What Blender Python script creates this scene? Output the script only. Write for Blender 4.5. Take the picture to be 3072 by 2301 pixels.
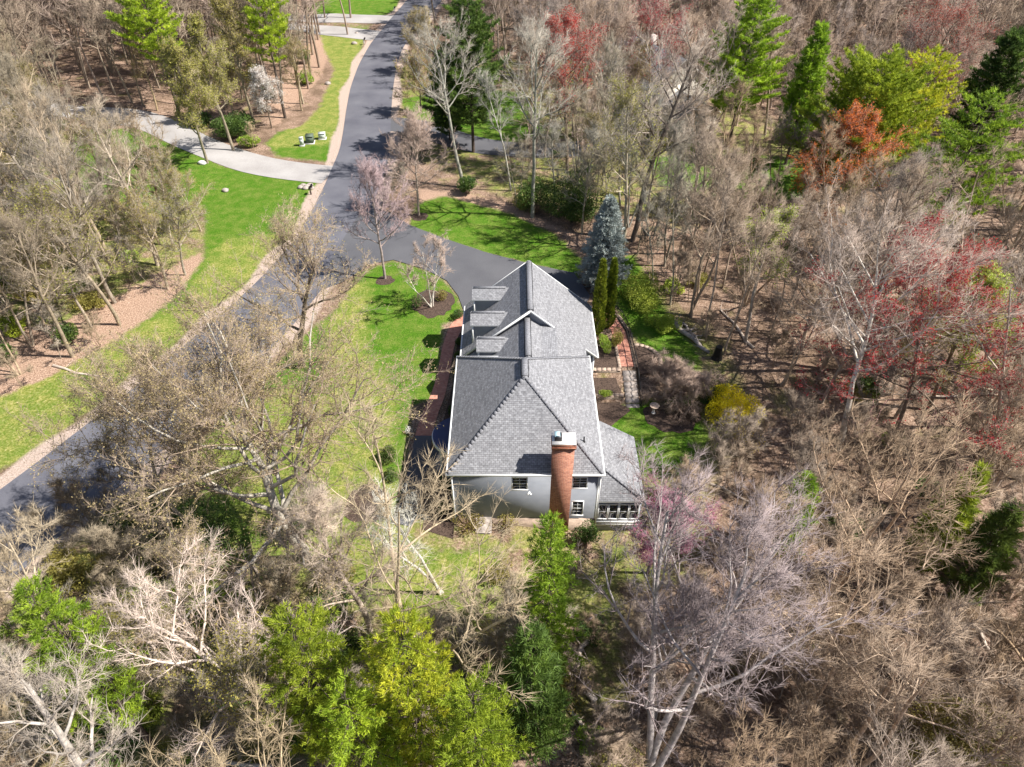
import bpy, math, random
import numpy as np
from math import radians as RAD

# ------------------------------------------------------------------ camera, sky, sun, exposure
scene = bpy.context.scene
for o in list(bpy.data.objects): bpy.data.objects.remove(o)
COL = scene.collection
CAM_H, PITCH, FPX = 40.0, RAD(41.5), 710.0
cam_data = bpy.data.cameras.new('camera'); cam = bpy.data.objects.new('camera', cam_data); COL.objects.link(cam)
cam.location = (0, 0, CAM_H); cam.rotation_euler = (RAD(90) - PITCH, 0, 0)
cam_data.sensor_width = 36; cam_data.lens = 36 * FPX / 1024
cam_data.clip_end = 3000; cam_data.clip_start = 0.5
scene.camera = cam
SUNV = np.array([4.0, -0.52, 5.1]); SUNV = SUNV / np.linalg.norm(SUNV)
SUN_EL = math.asin(SUNV[2]); SUN_AZ = math.atan2(SUNV[0], SUNV[1])
world = bpy.data.worlds.new('World'); scene.world = world; world.use_nodes = True
wn = world.node_tree; bg = wn.nodes['Background']
sky = wn.nodes.new('ShaderNodeTexSky'); sky.sky_type = 'NISHITA'; sky.sun_disc = False
sky.sun_elevation = SUN_EL; sky.sun_rotation = SUN_AZ; sky.altitude = 100; sky.air_density = 1.0; sky.dust_density = 0.6
wn.links.new(sky.outputs[0], bg.inputs[0]); bg.inputs[1].default_value = 0.068
sd = bpy.data.lights.new('sun', 'SUN'); sd.energy = 5.0; sd.angle = RAD(0.5); sd.color = (1.0, 0.955, 0.88)
sun = bpy.data.objects.new('sun', sd); COL.objects.link(sun)
from mathutils import Vector
sun.rotation_euler = Vector(-SUNV).to_track_quat('-Z', 'Y').to_euler()
sun.location = (60, -10, 80)
scene.view_settings.view_transform = 'Standard'; scene.view_settings.look = 'None'
scene.view_settings.exposure = 0.93; scene.view_settings.gamma = 1.0
scene.render.engine = 'CYCLES'
scene.cycles.max_bounces = 5; scene.cycles.diffuse_bounces = 2; scene.cycles.transmission_bounces = 2

# ------------------------------------------------------------------ measuring helpers
CP, SP = math.cos(PITCH), math.sin(PITCH)
K = 3072 / 2212.0 / 3.0
def ray(qx, qy):
    u = qx * K - 512; v = qy * K - 383.5
    return np.array([u, FPX * CP - v * SP, -FPX * SP - v * CP])
def at(qx, qy, z=0.0):
    d = ray(qx, qy); t = (z - CAM_H) / d[2]; return (d[0] * t, d[1] * t)
def proj(x, y, z):
    z = z - CAM_H; dz = y * CP - z * SP; up = y * SP + z * CP
    return ((512 + FPX * x / dz) / K, (383.5 - FPX * up / dz) / K)
def sstep(a):
    a = np.clip(a, 0, 1); return a * a * (3 - 2 * a)
def terrain(x, y):
    x = np.asarray(x, float); y = np.asarray(y, float)
    fx = np.where(y > 36, sstep((x - 5.7) / 0.9), sstep((x + 4) / 10.0))
    fy = sstep((47.5 - y) / 4.5)
    base = -1.0 * fx * fy
    terr = np.where(y > 46.9, 0.0, np.where(y > 44.2, -0.55, -1.0))
    inb = (x > 6.3) & (x < 9.45) & (y > 42)
    z = np.where(inb, terr, base)
    wood = sstep((np.hypot(x - 2, y - 52) - 34) / 25)
    und = 0.5 * np.sin(x * .11 + 1) * np.cos(y * .09) + 0.25 * np.sin(x * .31 + y * .23)
    road = sstep((np.abs(x + 24) - 9) / 8)
    return z + und * wood * road
def tz(x, y): return float(terrain(x, y))

# ------------------------------------------------------------------ mesh builder
class MB:
    def __init__(s): s.V = []; s.F = []; s.n = 0; s.uv = []
    def add(s, V, F, mi=0, uv=None):
        V = np.asarray(V, float).reshape(-1, 3); F = np.asarray(F, int)
        if F.ndim == 1: F = F.reshape(1, -1)
        s.V.append(V); s.F.append((F + s.n, mi, uv)); s.n += len(V); return s
    def box(s, x0, x1, y0, y1, z0, z1, mi=0):
        V = [(x, y, z) for z in (z0, z1) for y in (y0, y1) for x in (x0, x1)]
        return s.add(V, [(0, 2, 3, 1), (4, 5, 7, 6), (0, 1, 5, 4), (2, 6, 7, 3), (0, 4, 6, 2), (1, 3, 7, 5)], mi)
    def bar(s, a, b, w, h, mi=0, up=(0, 0, 1)):
        a = np.array(a, float); b = np.array(b, float); d = b - a; d /= np.linalg.norm(d)
        u = np.array(up, float); sx = np.cross(d, u); sx /= np.linalg.norm(sx); uu = np.cross(sx, d)
        V = [p + sx * i * w / 2 + uu * j * h / 2 for p in (a, b) for j in (-1, 1) for i in (-1, 1)]
        return s.add(V, [(0, 2, 3, 1), (4, 5, 7, 6), (0, 1, 5, 4), (2, 6, 7, 3), (0, 4, 6, 2), (1, 3, 7, 5)], mi)
    def tubes(s, P0, P1, R0, R1, n=4, mi=0):
        P0 = np.asarray(P0, float); P1 = np.asarray(P1, float); R0 = np.asarray(R0, float); R1 = np.asarray(R1, float)
        if len(P0) == 0: return s
        D = P1 - P0; D /= np.maximum(np.linalg.norm(D, axis=1, keepdims=True), 1e-6)
        A = np.where(np.abs(D[:, 2:3]) > .9, np.array([[1., 0, 0]]), np.array([[0, 0, 1.]]))
        U = np.cross(D, A); U /= np.linalg.norm(U, axis=1, keepdims=True); W = np.cross(D, U)
        k = len(P0); th = np.arange(n) * 2 * math.pi / n
        ring = U[:, None, :] * np.cos(th)[None, :, None] + W[:, None, :] * np.sin(th)[None, :, None]
        if np.all(R1 <= 0):
            V = np.concatenate([P0[:, None] + ring * R0[:, None, None], P1[:, None]], axis=1)
            o = np.arange(k)[:, None, None] * (n + 1); i = np.arange(n)
            F = np.stack([i, (i + 1) % n, np.full(n, n)], 1)[None] + o
            return s.add(V.reshape(-1, 3), F.reshape(-1, 3), mi)
        V = np.concatenate([P0[:, None] + ring * R0[:, None, None], P1[:, None] + ring * R1[:, None, None]], axis=1)
        o = np.arange(k)[:, None, None] * (2 * n); i = np.arange(n)
        F = np.stack([i, (i + 1) % n, n + (i + 1) % n, n + i], 1)[None] + o
        return s.add(V.reshape(-1, 3), F.reshape(-1, 4), mi)
    def cyl(s, c, r0, r1, z0, z1, n=16, mi=0, cap=True):
        th = np.arange(n) * 2 * math.pi / n
        V = [(c[0] + r0 * math.cos(t), c[1] + r0 * math.sin(t), z0) for t in th] + [(c[0] + r1 * math.cos(t), c[1] + r1 * math.sin(t), z1) for t in th]
        s.add(V, [(i, (i + 1) % n, n + (i + 1) % n, n + i) for i in range(n)], mi)
        if cap: s.add(V[n:], [tuple(range(n))], mi)
        return s
    def blades(s, P, D, L, W, rng, mi=0):
        """thin wedge leaves: base edge W, length L along D"""
        k = len(P); R = rng.normal(size=(k, 3)); U = np.cross(D, R); U /= np.maximum(np.linalg.norm(U, axis=1, keepdims=True), 1e-6)
        V = np.stack([P - U * W[:, None] / 2, P + U * W[:, None] / 2, P + D * L[:, None]], 1)
        return s.add(V.reshape(-1, 3), np.arange(k * 3).reshape(-1, 3), mi)
    def leaves(s, P, S, rng, mi=0, flat=0.0):
        k = len(P); N = rng.normal(size=(k, 3)); N[:, 2] += flat; N /= np.linalg.norm(N, axis=1, keepdims=True)
        U = np.cross(N, rng.normal(size=(k, 3))); U /= np.maximum(np.linalg.norm(U, axis=1, keepdims=True), 1e-6); W = np.cross(N, U)
        S = np.asarray(S)[:, None]
        V = np.stack([P - U * S * .5, P - W * S * .33, P + U * S * .5, P + W * S * .33], 1)
        return s.add(V.reshape(-1, 3), np.arange(k * 4).reshape(-1, 4), mi)
    def mesh(s, name, mats):
        me = bpy.data.meshes.new(name)
        V = np.concatenate(s.V); tot = sum(f[0].size for f in s.F); npoly = sum(len(f[0]) for f in s.F)
        me.vertices.add(len(V)); me.vertices.foreach_set('co', V.astype(np.float32).ravel())
        me.loops.add(tot); me.loops.foreach_set('vertex_index', np.concatenate([f[0].ravel() for f in s.F]).astype(np.int32))
        sizes = np.concatenate([np.full(len(f[0]), f[0].shape[1]) for f in s.F]).astype(np.int32)
        starts = np.concatenate([[0], np.cumsum(sizes)[:-1]]).astype(np.int32)
        me.polygons.add(npoly); me.polygons.foreach_set('loop_start', starts); me.polygons.foreach_set('loop_total', sizes)
        me.polygons.foreach_set('material_index', np.concatenate([np.full(len(f[0]), f[1]) for f in s.F]).astype(np.int32))
        if any(f[2] is not None for f in s.F):
            uvl = me.uv_layers.new(name='UVMap')
            U = np.concatenate([np.asarray(f[2], float).reshape(-1, 2) if f[2] is not None else np.zeros((f[0].size, 2)) for f in s.F])
            uvl.data.foreach_set('uv', U.astype(np.float32).ravel())
        for m in (mats if isinstance(mats, (list, tuple)) else [mats]): me.materials.append(m)
        me.update(calc_edges=True); me.validate()
        return me
    def build(s, name, mats, parent=None, **kw):
        o = bpy.data.objects.new(name, s.mesh(name, mats)); COL.objects.link(o)
        if parent: o.parent = parent
        for k, v in kw.items(): o[k] = v
        return o
def thing(name, label, cat, loc=(0, 0, 0), rz=0, group=None):
    o = bpy.data.objects.new(name, None); COL.objects.link(o); o.location = loc; o.rotation_euler = (0, 0, rz); o.empty_display_size = .3
    o['label'] = label; o['category'] = cat
    if group: o['group'] = group
    return o
def tag(o, label, cat, group=None):
    o['label'] = label; o['category'] = cat
    if group: o['group'] = group
    return o
def dup(root, loc, rz=0, scale=1.0, label=None, group=None, color=None, cat=None):
    r = root.copy(); COL.objects.link(r); r.location = loc; r.rotation_euler = (0, 0, rz)
    r.scale = (scale,) * 3 if not isinstance(scale, tuple) else scale
    if label: r['label'] = label
    if cat: r['category'] = cat
    if group: r['group'] = group
    elif 'group' in r: del r['group']
    for ch in root.children:
        c = ch.copy(); COL.objects.link(c); c.parent = r
        if color is not None: c.color = (*color, 1)
    if color is not None: r.color = (*color, 1)
    return r

# ------------------------------------------------------------------ materials
def mat(name, col, rough=0.85, var=0.0, vscale=8, col2=None, bump=0, bscale=20, metal=0, obj_tint=False, transl=0, hue_rand=0, val_rand=0, spec=0.3, coords='Object'):
    m = bpy.data.materials.new(name); m.use_nodes = True; nt = m.node_tree; N = nt.nodes; L = nt.links
    b = N['Principled BSDF']; b.inputs['Roughness'].default_value = rough; b.inputs['Metallic'].default_value = metal
    b.inputs['Specular IOR Level'].default_value = spec
    out = None
    rgb = N.new('ShaderNodeRGB'); rgb.outputs[0].default_value = (*col, 1); out = rgb.outputs[0]
    tc = N.new('ShaderNodeTexCoord')
    if obj_tint:
        oi = N.new('ShaderNodeObjectInfo'); out = oi.outputs['Color']
    if var or col2:
        nz = N.new('ShaderNodeTexNoise'); nz.inputs['Scale'].default_value = vscale; nz.inputs['Detail'].default_value = 5; nz.inputs['Roughness'].default_value = .65
        L.new(tc.outputs[coords], nz.inputs['Vector'])
        rp = N.new('ShaderNodeMapRange'); rp.inputs[1].default_value = .35; rp.inputs[2].default_value = .65; L.new(nz.outputs[0], rp.inputs[0])
        if col2:
            mx = N.new('ShaderNodeMix'); mx.data_type = 'RGBA'; L.new(rp.outputs[0], mx.inputs[0]); L.new(out, mx.inputs[6]); mx.inputs[7].default_value = (*col2, 1); out = mx.outputs[2]
        if var:
            hs = N.new('ShaderNodeHueSaturation'); m2 = N.new('ShaderNodeMapRange'); m2.inputs[3].default_value = 1 - var; m2.inputs[4].default_value = 1 + var
            L.new(rp.outputs[0], m2.inputs[0]); L.new(m2.outputs[0], hs.inputs['Value']); L.new(out, hs.inputs['Color']); out = hs.outputs[0]
    if hue_rand or val_rand:
        oi = N.new('ShaderNodeObjectInfo'); hs = N.new('ShaderNodeHueSaturation')
        a = N.new('ShaderNodeMapRange'); a.inputs[3].default_value = .5 - hue_rand; a.inputs[4].default_value = .5 + hue_rand; L.new(oi.outputs['Random'], a.inputs[0]); L.new(a.outputs[0], hs.inputs['Hue'])
        fr = N.new('ShaderNodeMath'); fr.operation = 'FRACT'; mu = N.new('ShaderNodeMath'); mu.operation = 'MULTIPLY'; mu.inputs[1].default_value = 7.3; L.new(oi.outputs['Random'], mu.inputs[0]); L.new(mu.outputs[0], fr.inputs[0])
        a2 = N.new('ShaderNodeMapRange'); a2.inputs[3].default_value = 1 - val_rand; a2.inputs[4].default_value = 1 + val_rand; L.new(fr.outputs[0], a2.inputs[0]); L.new(a2.outputs[0], hs.inputs['Value'])
        L.new(out, hs.inputs['Color']); out = hs.outputs[0]
    L.new(out, b.inputs['Base Color'])
    if bump:
        nb = N.new('ShaderNodeTexNoise'); nb.inputs['Scale'].default_value = bscale; nb.inputs['Detail'].default_value = 4; L.new(tc.outputs['Object'], nb.inputs['Vector'])
        bp = N.new('ShaderNodeBump'); bp.inputs['Strength'].default_value = bump; bp.inputs['Distance'].default_value = .05; L.new(nb.outputs[0], bp.inputs['Height']); L.new(bp.outputs[0], b.inputs['Normal'])
    if transl:
        t = N.new('ShaderNodeBsdfTranslucent'); L.new(out, t.inputs['Color']); mx = N.new('ShaderNodeMixShader'); mx.inputs[0].default_value = transl
        L.new(b.outputs[0], mx.inputs[1]); L.new(t.outputs[0], mx.inputs[2]); L.new(mx.outputs[0], N['Material Output'].inputs[0])
    return m
def brick_mat(name, c1, c2, mortar, w, h, msize=.01, coords='UV', rough=.85, bump=.3, offset=.5, var=.25, swap=False, vscale=3.0):
    m = bpy.data.materials.new(name); m.use_nodes = True; nt = m.node_tree; N = nt.nodes; L = nt.links
    b = N['Principled BSDF']; b.inputs['Roughness'].default_value = rough; b.inputs['Specular IOR Level'].default_value = .25
    tc = N.new('ShaderNodeTexCoord'); src = tc.outputs[coords]
    br = N.new('ShaderNodeTexBrick'); br.inputs['Scale'].default_value = 1; br.inputs['Brick Width'].default_value = w; br.inputs['Row Height'].default_value = h
    br.inputs['Mortar Size'].default_value = msize; br.inputs['Mortar Smooth'].default_value = .2; br.offset = offset
    br.inputs['Color1'].default_value = (*c1, 1); br.inputs['Color2'].default_value = (*c2, 1); br.inputs['Mortar'].default_value = (*mortar, 1)
    if swap:
        sp = N.new('ShaderNodeSeparateXYZ'); L.new(src, sp.inputs[0]); ad = N.new('ShaderNodeMath'); L.new(sp.outputs[0], ad.inputs[0]); L.new(sp.outputs[1], ad.inputs[1])
        cb = N.new('ShaderNodeCombineXYZ'); L.new(ad.outputs[0], cb.inputs[0]); L.new(sp.outputs[2], cb.inputs[1]); src = cb.outputs[0]
    L.new(src, br.inputs['Vector'])
    nz = N.new('ShaderNodeTexNoise'); nz.inputs['Scale'].default_value = vscale; nz.inputs['Detail'].default_value = 6; nz.inputs['Roughness'].default_value = .75; L.new(src, nz.inputs['Vector'])
    mr = N.new('ShaderNodeMapRange'); mr.inputs[1].default_value = .3; mr.inputs[2].default_value = .7; mr.inputs[3].default_value = 1 - var; mr.inputs[4].default_value = 1 + var; L.new(nz.outputs[0], mr.inputs[0])
    hs = N.new('ShaderNodeHueSaturation'); L.new(br.outputs[0], hs.inputs['Color']); L.new(mr.outputs[0], hs.inputs['Value']); L.new(hs.outputs[0], b.inputs['Base Color'])
    bp = N.new('ShaderNodeBump'); bp.inputs['Strength'].default_value = bump; bp.inputs['Distance'].default_value = .03; bp.invert = True; L.new(br.outputs['Fac'], bp.inputs['Height']); L.new(bp.outputs[0], b.inputs['Normal'])
    return m
M = {}
M['shingle'] = brick_mat('shingle', (.19, .19, .203), (.285, .285, .30), (.10, .10, .105), .26, .14, .010, bump=.4, var=.38, vscale=4.5)
M['ridge_cap'] = mat('ridge_cap', (.21, .21, .225), var=.35, vscale=9)
M['white'] = mat('white_trim', (.78, .78, .77), .5, var=.04)
M['brick'] = brick_mat('chimney_brick', (.28, .085, .05), (.46, .18, .105), (.42, .33, .27), .22, .075, .009, coords='Object', swap=True, var=.3, vscale=6)
M['paver'] = brick_mat('paver', (.44, .17, .12), (.55, .27, .20), (.32, .2, .15), .2, .1, .006, coords='Object', var=.2, vscale=2)
M['block'] = brick_mat('wall_block', (.26, .2, .155), (.36, .28, .22), (.03, .025, .02), .3, .13, .018, coords='Object', swap=True, var=.3)
M['capstone'] = mat('capstone', (.40, .30, .235), var=.25, vscale=4)
M['concrete'] = mat('concrete', (.62, .60, .58), var=.1, vscale=5)
M['glass'] = mat('window_glass', (.015, .018, .022), .06, spec=.8)
M['shade'] = mat('room_dark', (.03, .03, .03), .5)
M['navy'] = mat('porch_metal', (.05, .055, .13), .45, var=.1, vscale=3)
M['iron'] = mat('black_iron', (.012, .012, .013), .45)
M['bluecap'] = mat('blue_cap', (.42, .60, .68), .4)
M['metal_dark'] = mat('dark_metal', (.06, .06, .065), .4, metal=.6)
M['green_box'] = mat('utility_green', (.10, .13, .095), .6, var=.15)
M['pale_box'] = mat('pale_box', (.55, .60, .55), .6, var=.1)
M['stone'] = mat('stone', (.36, .31, .28), var=.35, vscale=3, bump=.5, bscale=5)
M['mulch'] = mat('mulch', (.075, .05, .038), .95, var=.6, vscale=9, bump=.8, bscale=30)
def clap():
    m = bpy.data.materials.new('clapboard'); m.use_nodes = True; N = m.node_tree.nodes; L = m.node_tree.links; b = N['Principled BSDF']; b.inputs['Roughness'].default_value = .7
    tc = N.new('ShaderNodeTexCoord'); sp = N.new('ShaderNodeSeparateXYZ'); L.new(tc.outputs['Object'], sp.inputs[0])
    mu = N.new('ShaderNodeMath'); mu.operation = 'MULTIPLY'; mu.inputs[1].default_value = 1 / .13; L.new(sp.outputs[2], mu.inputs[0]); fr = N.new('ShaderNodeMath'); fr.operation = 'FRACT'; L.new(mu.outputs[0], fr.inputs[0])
    lap_shade = N.new('ShaderNodeMapRange'); lap_shade.inputs[1].default_value = .80; lap_shade.inputs[2].default_value = .95; lap_shade.inputs[3].default_value = 1.0; lap_shade.inputs[4].default_value = .68; L.new(fr.outputs[0], lap_shade.inputs[0])  # thin line of shade under each board, painted into the siding colour
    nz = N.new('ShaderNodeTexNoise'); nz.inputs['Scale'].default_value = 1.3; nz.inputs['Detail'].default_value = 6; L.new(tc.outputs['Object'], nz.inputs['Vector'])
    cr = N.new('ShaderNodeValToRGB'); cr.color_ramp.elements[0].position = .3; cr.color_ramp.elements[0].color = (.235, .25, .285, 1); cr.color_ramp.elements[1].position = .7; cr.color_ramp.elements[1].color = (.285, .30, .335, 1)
    L.new(nz.outputs[0], cr.inputs[0]); hs = N.new('ShaderNodeHueSaturation'); L.new(cr.outputs[0], hs.inputs['Color']); L.new(lap_shade.outputs[0], hs.inputs['Value']); L.new(hs.outputs[0], b.inputs['Base Color']); return m
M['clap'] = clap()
M['cream'] = mat('cream_siding', (.62, .58, .5), var=.08, vscale=1)
M['bark'] = mat('bark', (.2, .15, .11), var=.35, vscale=3, obj_tint=True, bump=.6, bscale=14)
M['twig'] = mat('twig', (.3, .22, .17), var=.3, vscale=.5, obj_tint=True)
M['pine_bark'] = mat('pine_bark', (.10, .075, .06), var=.3, vscale=4)
def leafm(name, c, c2=None, transl=.4, hr=.015, vr=.2, vs=.8): return mat(name, c, .55, col2=c2, var=.2, vscale=vs, transl=transl, hue_rand=hr, val_rand=vr, spec=.25)
M['pine'] = leafm('pine_needles', (.20, .32, .03), (.45, .56, .05))
M['pine_gold'] = leafm('pine_needles_gold', (.30, .40, .03), (.60, .58, .05))
M['pine_dark'] = leafm('dark_needles', (.07, .125, .035), (.17, .25, .045))
M['spruce'] = leafm('spruce_needles', (.33, .38, .36), (.48, .53, .50), transl=.1)
M['thuja'] = leafm('arborvitae_leaf', (.12, .19, .02), (.34, .40, .04), transl=.15, vs=3)
M['rhodo'] = leafm('evergreen_leaf', (.05, .10, .02), (.12, .18, .035), transl=.2)
M['spring'] = leafm('spring_leaf', (.24, .36, .04), (.42, .50, .08))
M['olive'] = leafm('olive_bud', (.27, .24, .05), (.37, .33, .09), vr=.15)
M['oakbud'] = leafm('oak_bud', (.38, .31, .14), (.48, .40, .20), vr=.1)
M['redbud'] = leafm('red_bud', (.38, .025, .032), (.46, .07, .045), vr=.15)
M['orangebud'] = leafm('orange_bud', (.62, .10, .025), (.72, .26, .05), vr=.1)
M['forsythia'] = leafm('forsythia_flower', (.85, .60, .012), (.92, .74, .03), vr=.05)
M['goldleaf'] = leafm('golden_leaf', (.62, .62, .02), (.75, .7, .04), vr=.05)
M['blossom'] = leafm('white_blossom', (.75, .72, .68), (.8, .78, .76), vr=.05)
M['magenta'] = leafm('magenta_bud', (.38, .09, .17), (.48, .16, .26), vr=.1)

def asphalt(name, base, worn):
    m = bpy.data.materials.new(name); m.use_nodes = True; N = m.node_tree.nodes; L = m.node_tree.links; b = N['Principled BSDF']; b.inputs['Roughness'].default_value = .8; b.inputs['Specular IOR Level'].default_value = .3
    tc = N.new('ShaderNodeTexCoord')
    n1 = N.new('ShaderNodeTexNoise'); n1.inputs['Scale'].default_value = .25; n1.inputs['Detail'].default_value = 6; L.new(tc.outputs['Object'], n1.inputs['Vector'])
    n2 = N.new('ShaderNodeTexNoise'); n2.inputs['Scale'].default_value = 14; n2.inputs['Detail'].default_value = 3; L.new(tc.outputs['Object'], n2.inputs['Vector'])
    cr = N.new('ShaderNodeValToRGB'); cr.color_ramp.elements[0].position = .35; cr.color_ramp.elements[0].color = (*base, 1); cr.color_ramp.elements[1].position = .65; cr.color_ramp.elements[1].color = (*worn, 1); L.new(n1.outputs[0], cr.inputs[0])
    hs = N.new('ShaderNodeHueSaturation'); mr = N.new('ShaderNodeMapRange'); mr.inputs[1].default_value = .3; mr.inputs[2].default_value = .7; mr.inputs[3].default_value = .85; mr.inputs[4].default_value = 1.15
    L.new(n2.outputs[0], mr.inputs[0]); L.new(mr.outputs[0], hs.inputs['Value']); L.new(cr.outputs[0], hs.inputs['Color']); L.new(hs.outputs[0], b.inputs['Base Color']); return m
M['asphalt'] = asphalt('asphalt', (.092, .092, .112), (.135, .135, .155))
M['asphalt_drive'] = asphalt('asphalt_drive', (.085, .085, .095), (.105, .105, .115))
M['old_drive'] = asphalt('old_drive', (.30, .28, .27), (.38, .36, .35))
M['sandy'] = asphalt('sandy_shoulder', (.34, .25, .20), (.46, .36, .30))

# ------------------------------------------------------------------ ground
def inpoly(X, Y, poly):
    P = np.asarray(poly); ins = np.zeros(X.shape, bool); j = len(P) - 1
    for i in range(len(P)):
        c = ((P[i, 1] > Y) != (P[j, 1] > Y)) & (X < (P[j, 0] - P[i, 0]) * (Y - P[i, 1]) / (P[j, 1] - P[i, 1] + 1e-12) + P[i, 0]); ins ^= c; j = i
    return ins
def sdist(X, Y, poly):
    P = np.asarray(poly); d = np.full(X.shape, 1e9)
    for i in range(len(P)):
        a = P[i - 1]; b = P[i]; ab = b - a; t = np.clip(((X - a[0]) * ab[0] + (Y - a[1]) * ab[1]) / (ab @ ab + 1e-9), 0, 1)
        d = np.minimum(d, np.hypot(X - a[0] - t * ab[0], Y - a[1] - t * ab[1]))
    return np.where(inpoly(X, Y, poly), d, -d)
def W(qs): return [at(*p) for p in qs]
LAWNS = dict(
 front=W([(770,590),(850,562),(905,578),(945,592),(990,640),(1005,690),(960,700),(945,860),(890,880),(860,1120),(915,1190),(1080,1180),(1080,1330),(900,1320),(780,1320),(640,1240),(500,1150),(390,1010),(480,900),(560,830),(640,740),(740,650)]),
 island=W([(900,440),(960,422),(1100,460),(1200,505),(1260,560),(1250,605),(1180,580),(1050,548),(960,518),(885,490)]),
 strip=W([(370,310),(480,360),(600,382),(700,396),(670,455),(640,530),(560,610),(480,680),(400,745),(280,830),(150,920),(40,1000),(-60,1040),(-60,880),(100,815),(250,735),(370,650),(440,560),(440,450),(380,400)]),
 upper=W([(690,70),(790,80),(770,140),(740,240),(722,352),(600,338),(570,310),(600,285),(655,270),(690,230),(722,150),(700,110)]),
 upper2=W([(650,8),(875,-20),(850,30),(820,35),(690,35)]), upper3=W([(640,50),(815,50),(795,62),(690,62)]),
 behind=W([(860,215),(1000,190),(1130,200),(1190,270),(1110,310),(1000,300),(900,262)]),
 far_right=W([(1395,340),(1600,330),(1760,350),(1740,430),(1560,430),(1420,400)]),
 leftyard=W([(150,270),(300,270),(420,340),(420,430),(330,470),(180,420)]),
 back=W([(1290,860),(1400,850),(1500,840),(1540,930),(1480,1010),(1380,1010),(1290,1000)]),
 side=W([(1300,560),(1370,550),(1450,690),(1520,770),(1500,810),(1400,770),(1375,740),(1340,690)]))
NOHOLE = [[(-4.4, 30.6), (6, 30.6), (7.2, 45), (7.2, 53), (-4.4, 53)]]
LITTER = W([(-60,700),(120,700),(250,640),(440,540),(440,620),(380,690),(250,770),(120,830),(-60,900)])
LITTER2 = W([(590,280),(690,170),(720,100),(690,70),(640,120),(580,230)])
LITTER3 = W([(905,405),(1000,415),(1100,440),(1230,500),(1300,560),(1250,520),(1100,462),(960,425),(905,442)])
DRY = [W([(770,600),(700,700),(700,900),(840,1000),(860,860),(790,760),(800,620)]), W([(480,520),(640,500),(560,620),(480,690),(400,750),(280,835),(150,925),(40,1010),(-60,1040),(-60,860),(250,730),(400,650)]),
       W([(690,70),(790,80),(770,140),(740,240),(722,310),(600,320),(570,310),(640,270),(690,230)]),
       W([(640,1240),(780,1320),(900,1320),(1080,1330),(1080,1180),(915,1200),(860,1100),(820,900),(700,840),(560,840),(390,1010)])]
def geo_lines(segs):
    out = []
    for a, b, s in segs: out.append(np.arange(a, b, s))
    return np.unique(np.round(np.concatenate(out), 3))
gx = geo_lines([(-700, -140, 40), (-140, -60, 4), (-60, -36, 1.2), (-36, 24, .5), (24, 60, 1.2), (60, 140, 4), (140, 701, 40)])
gy = geo_lines([(-200, -20, 20), (-20, 8, 2), (8, 72, .5), (72, 130, .9), (130, 220, 4), (220, 901, 40)])
RL = W([(905,-60),(880,0),(843,42),(800,95),(775,140),(757,190),(748,240),(741,290),(733,330),(716,365),(703,399),(684,435),(661,480),(644,513),(600,560),(560,607),(480,678),(400,745),(300,832),(200,908),(100,985),(0,1060),(-120,1150)])
RR = W([(990,-60),(957,0),(905,60),(872,100),(857,140),(848,200),(845,250),(843,300),(840,350),(825,400),(800,450),(775,500),(745,550),(715,600),(670,660),(610,730),(540,800),(460,880),(390,940),(310,1010),(235,1070),(140,1150),(20,1260)])
GX, GY = np.meshgrid(gx, gy); GZ = terrain(GX, GY)
gm = MB(); ny, nx = GX.shape
idx = np.arange(ny * nx).reshape(ny, nx)
gm.add(np.stack([GX, GY, GZ], -1).reshape(-1, 3), np.stack([idx[:-1, :-1], idx[:-1, 1:], idx[1:, 1:], idx[1:, :-1]], -1).reshape(-1, 4))
def maskof(polys):
    d = np.full(GX.shape, -1e9)
    for p in polys: d = np.maximum(d, sdist(GX, GY, p))
    return np.clip(d / 6 + .5, 0, 1)
MOSS = [W([(700,1100),(1350,1150),(1350,1500),(900,1657),(100,1657),(0,1200),(300,1050)]), W([(0,300),(450,250),(440,560),(250,720),(-60,720)]), W([(850,120),(1500,150),(1760,330),(1500,480),(1100,430),(880,330)]), W([(1290,1000),(1560,960),(1500,1250),(1250,1250)]), W([(1340,560),(1560,760),(1640,900),(1540,1000),(1480,760)])]
moss_m = maskof(MOSS)
grass_m = maskof(LAWNS.values()); lit_m = maskof([LITTER, LITTER2, LITTER3]); dry_m = maskof(DRY); d_road = sdist(GX, GY, RL + RR[::-1]); sand_m = np.clip((d_road + 1.25 + .35 * np.sin(GX * .7 + GY * .4)) / 4 + .5, 0, 1)
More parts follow.
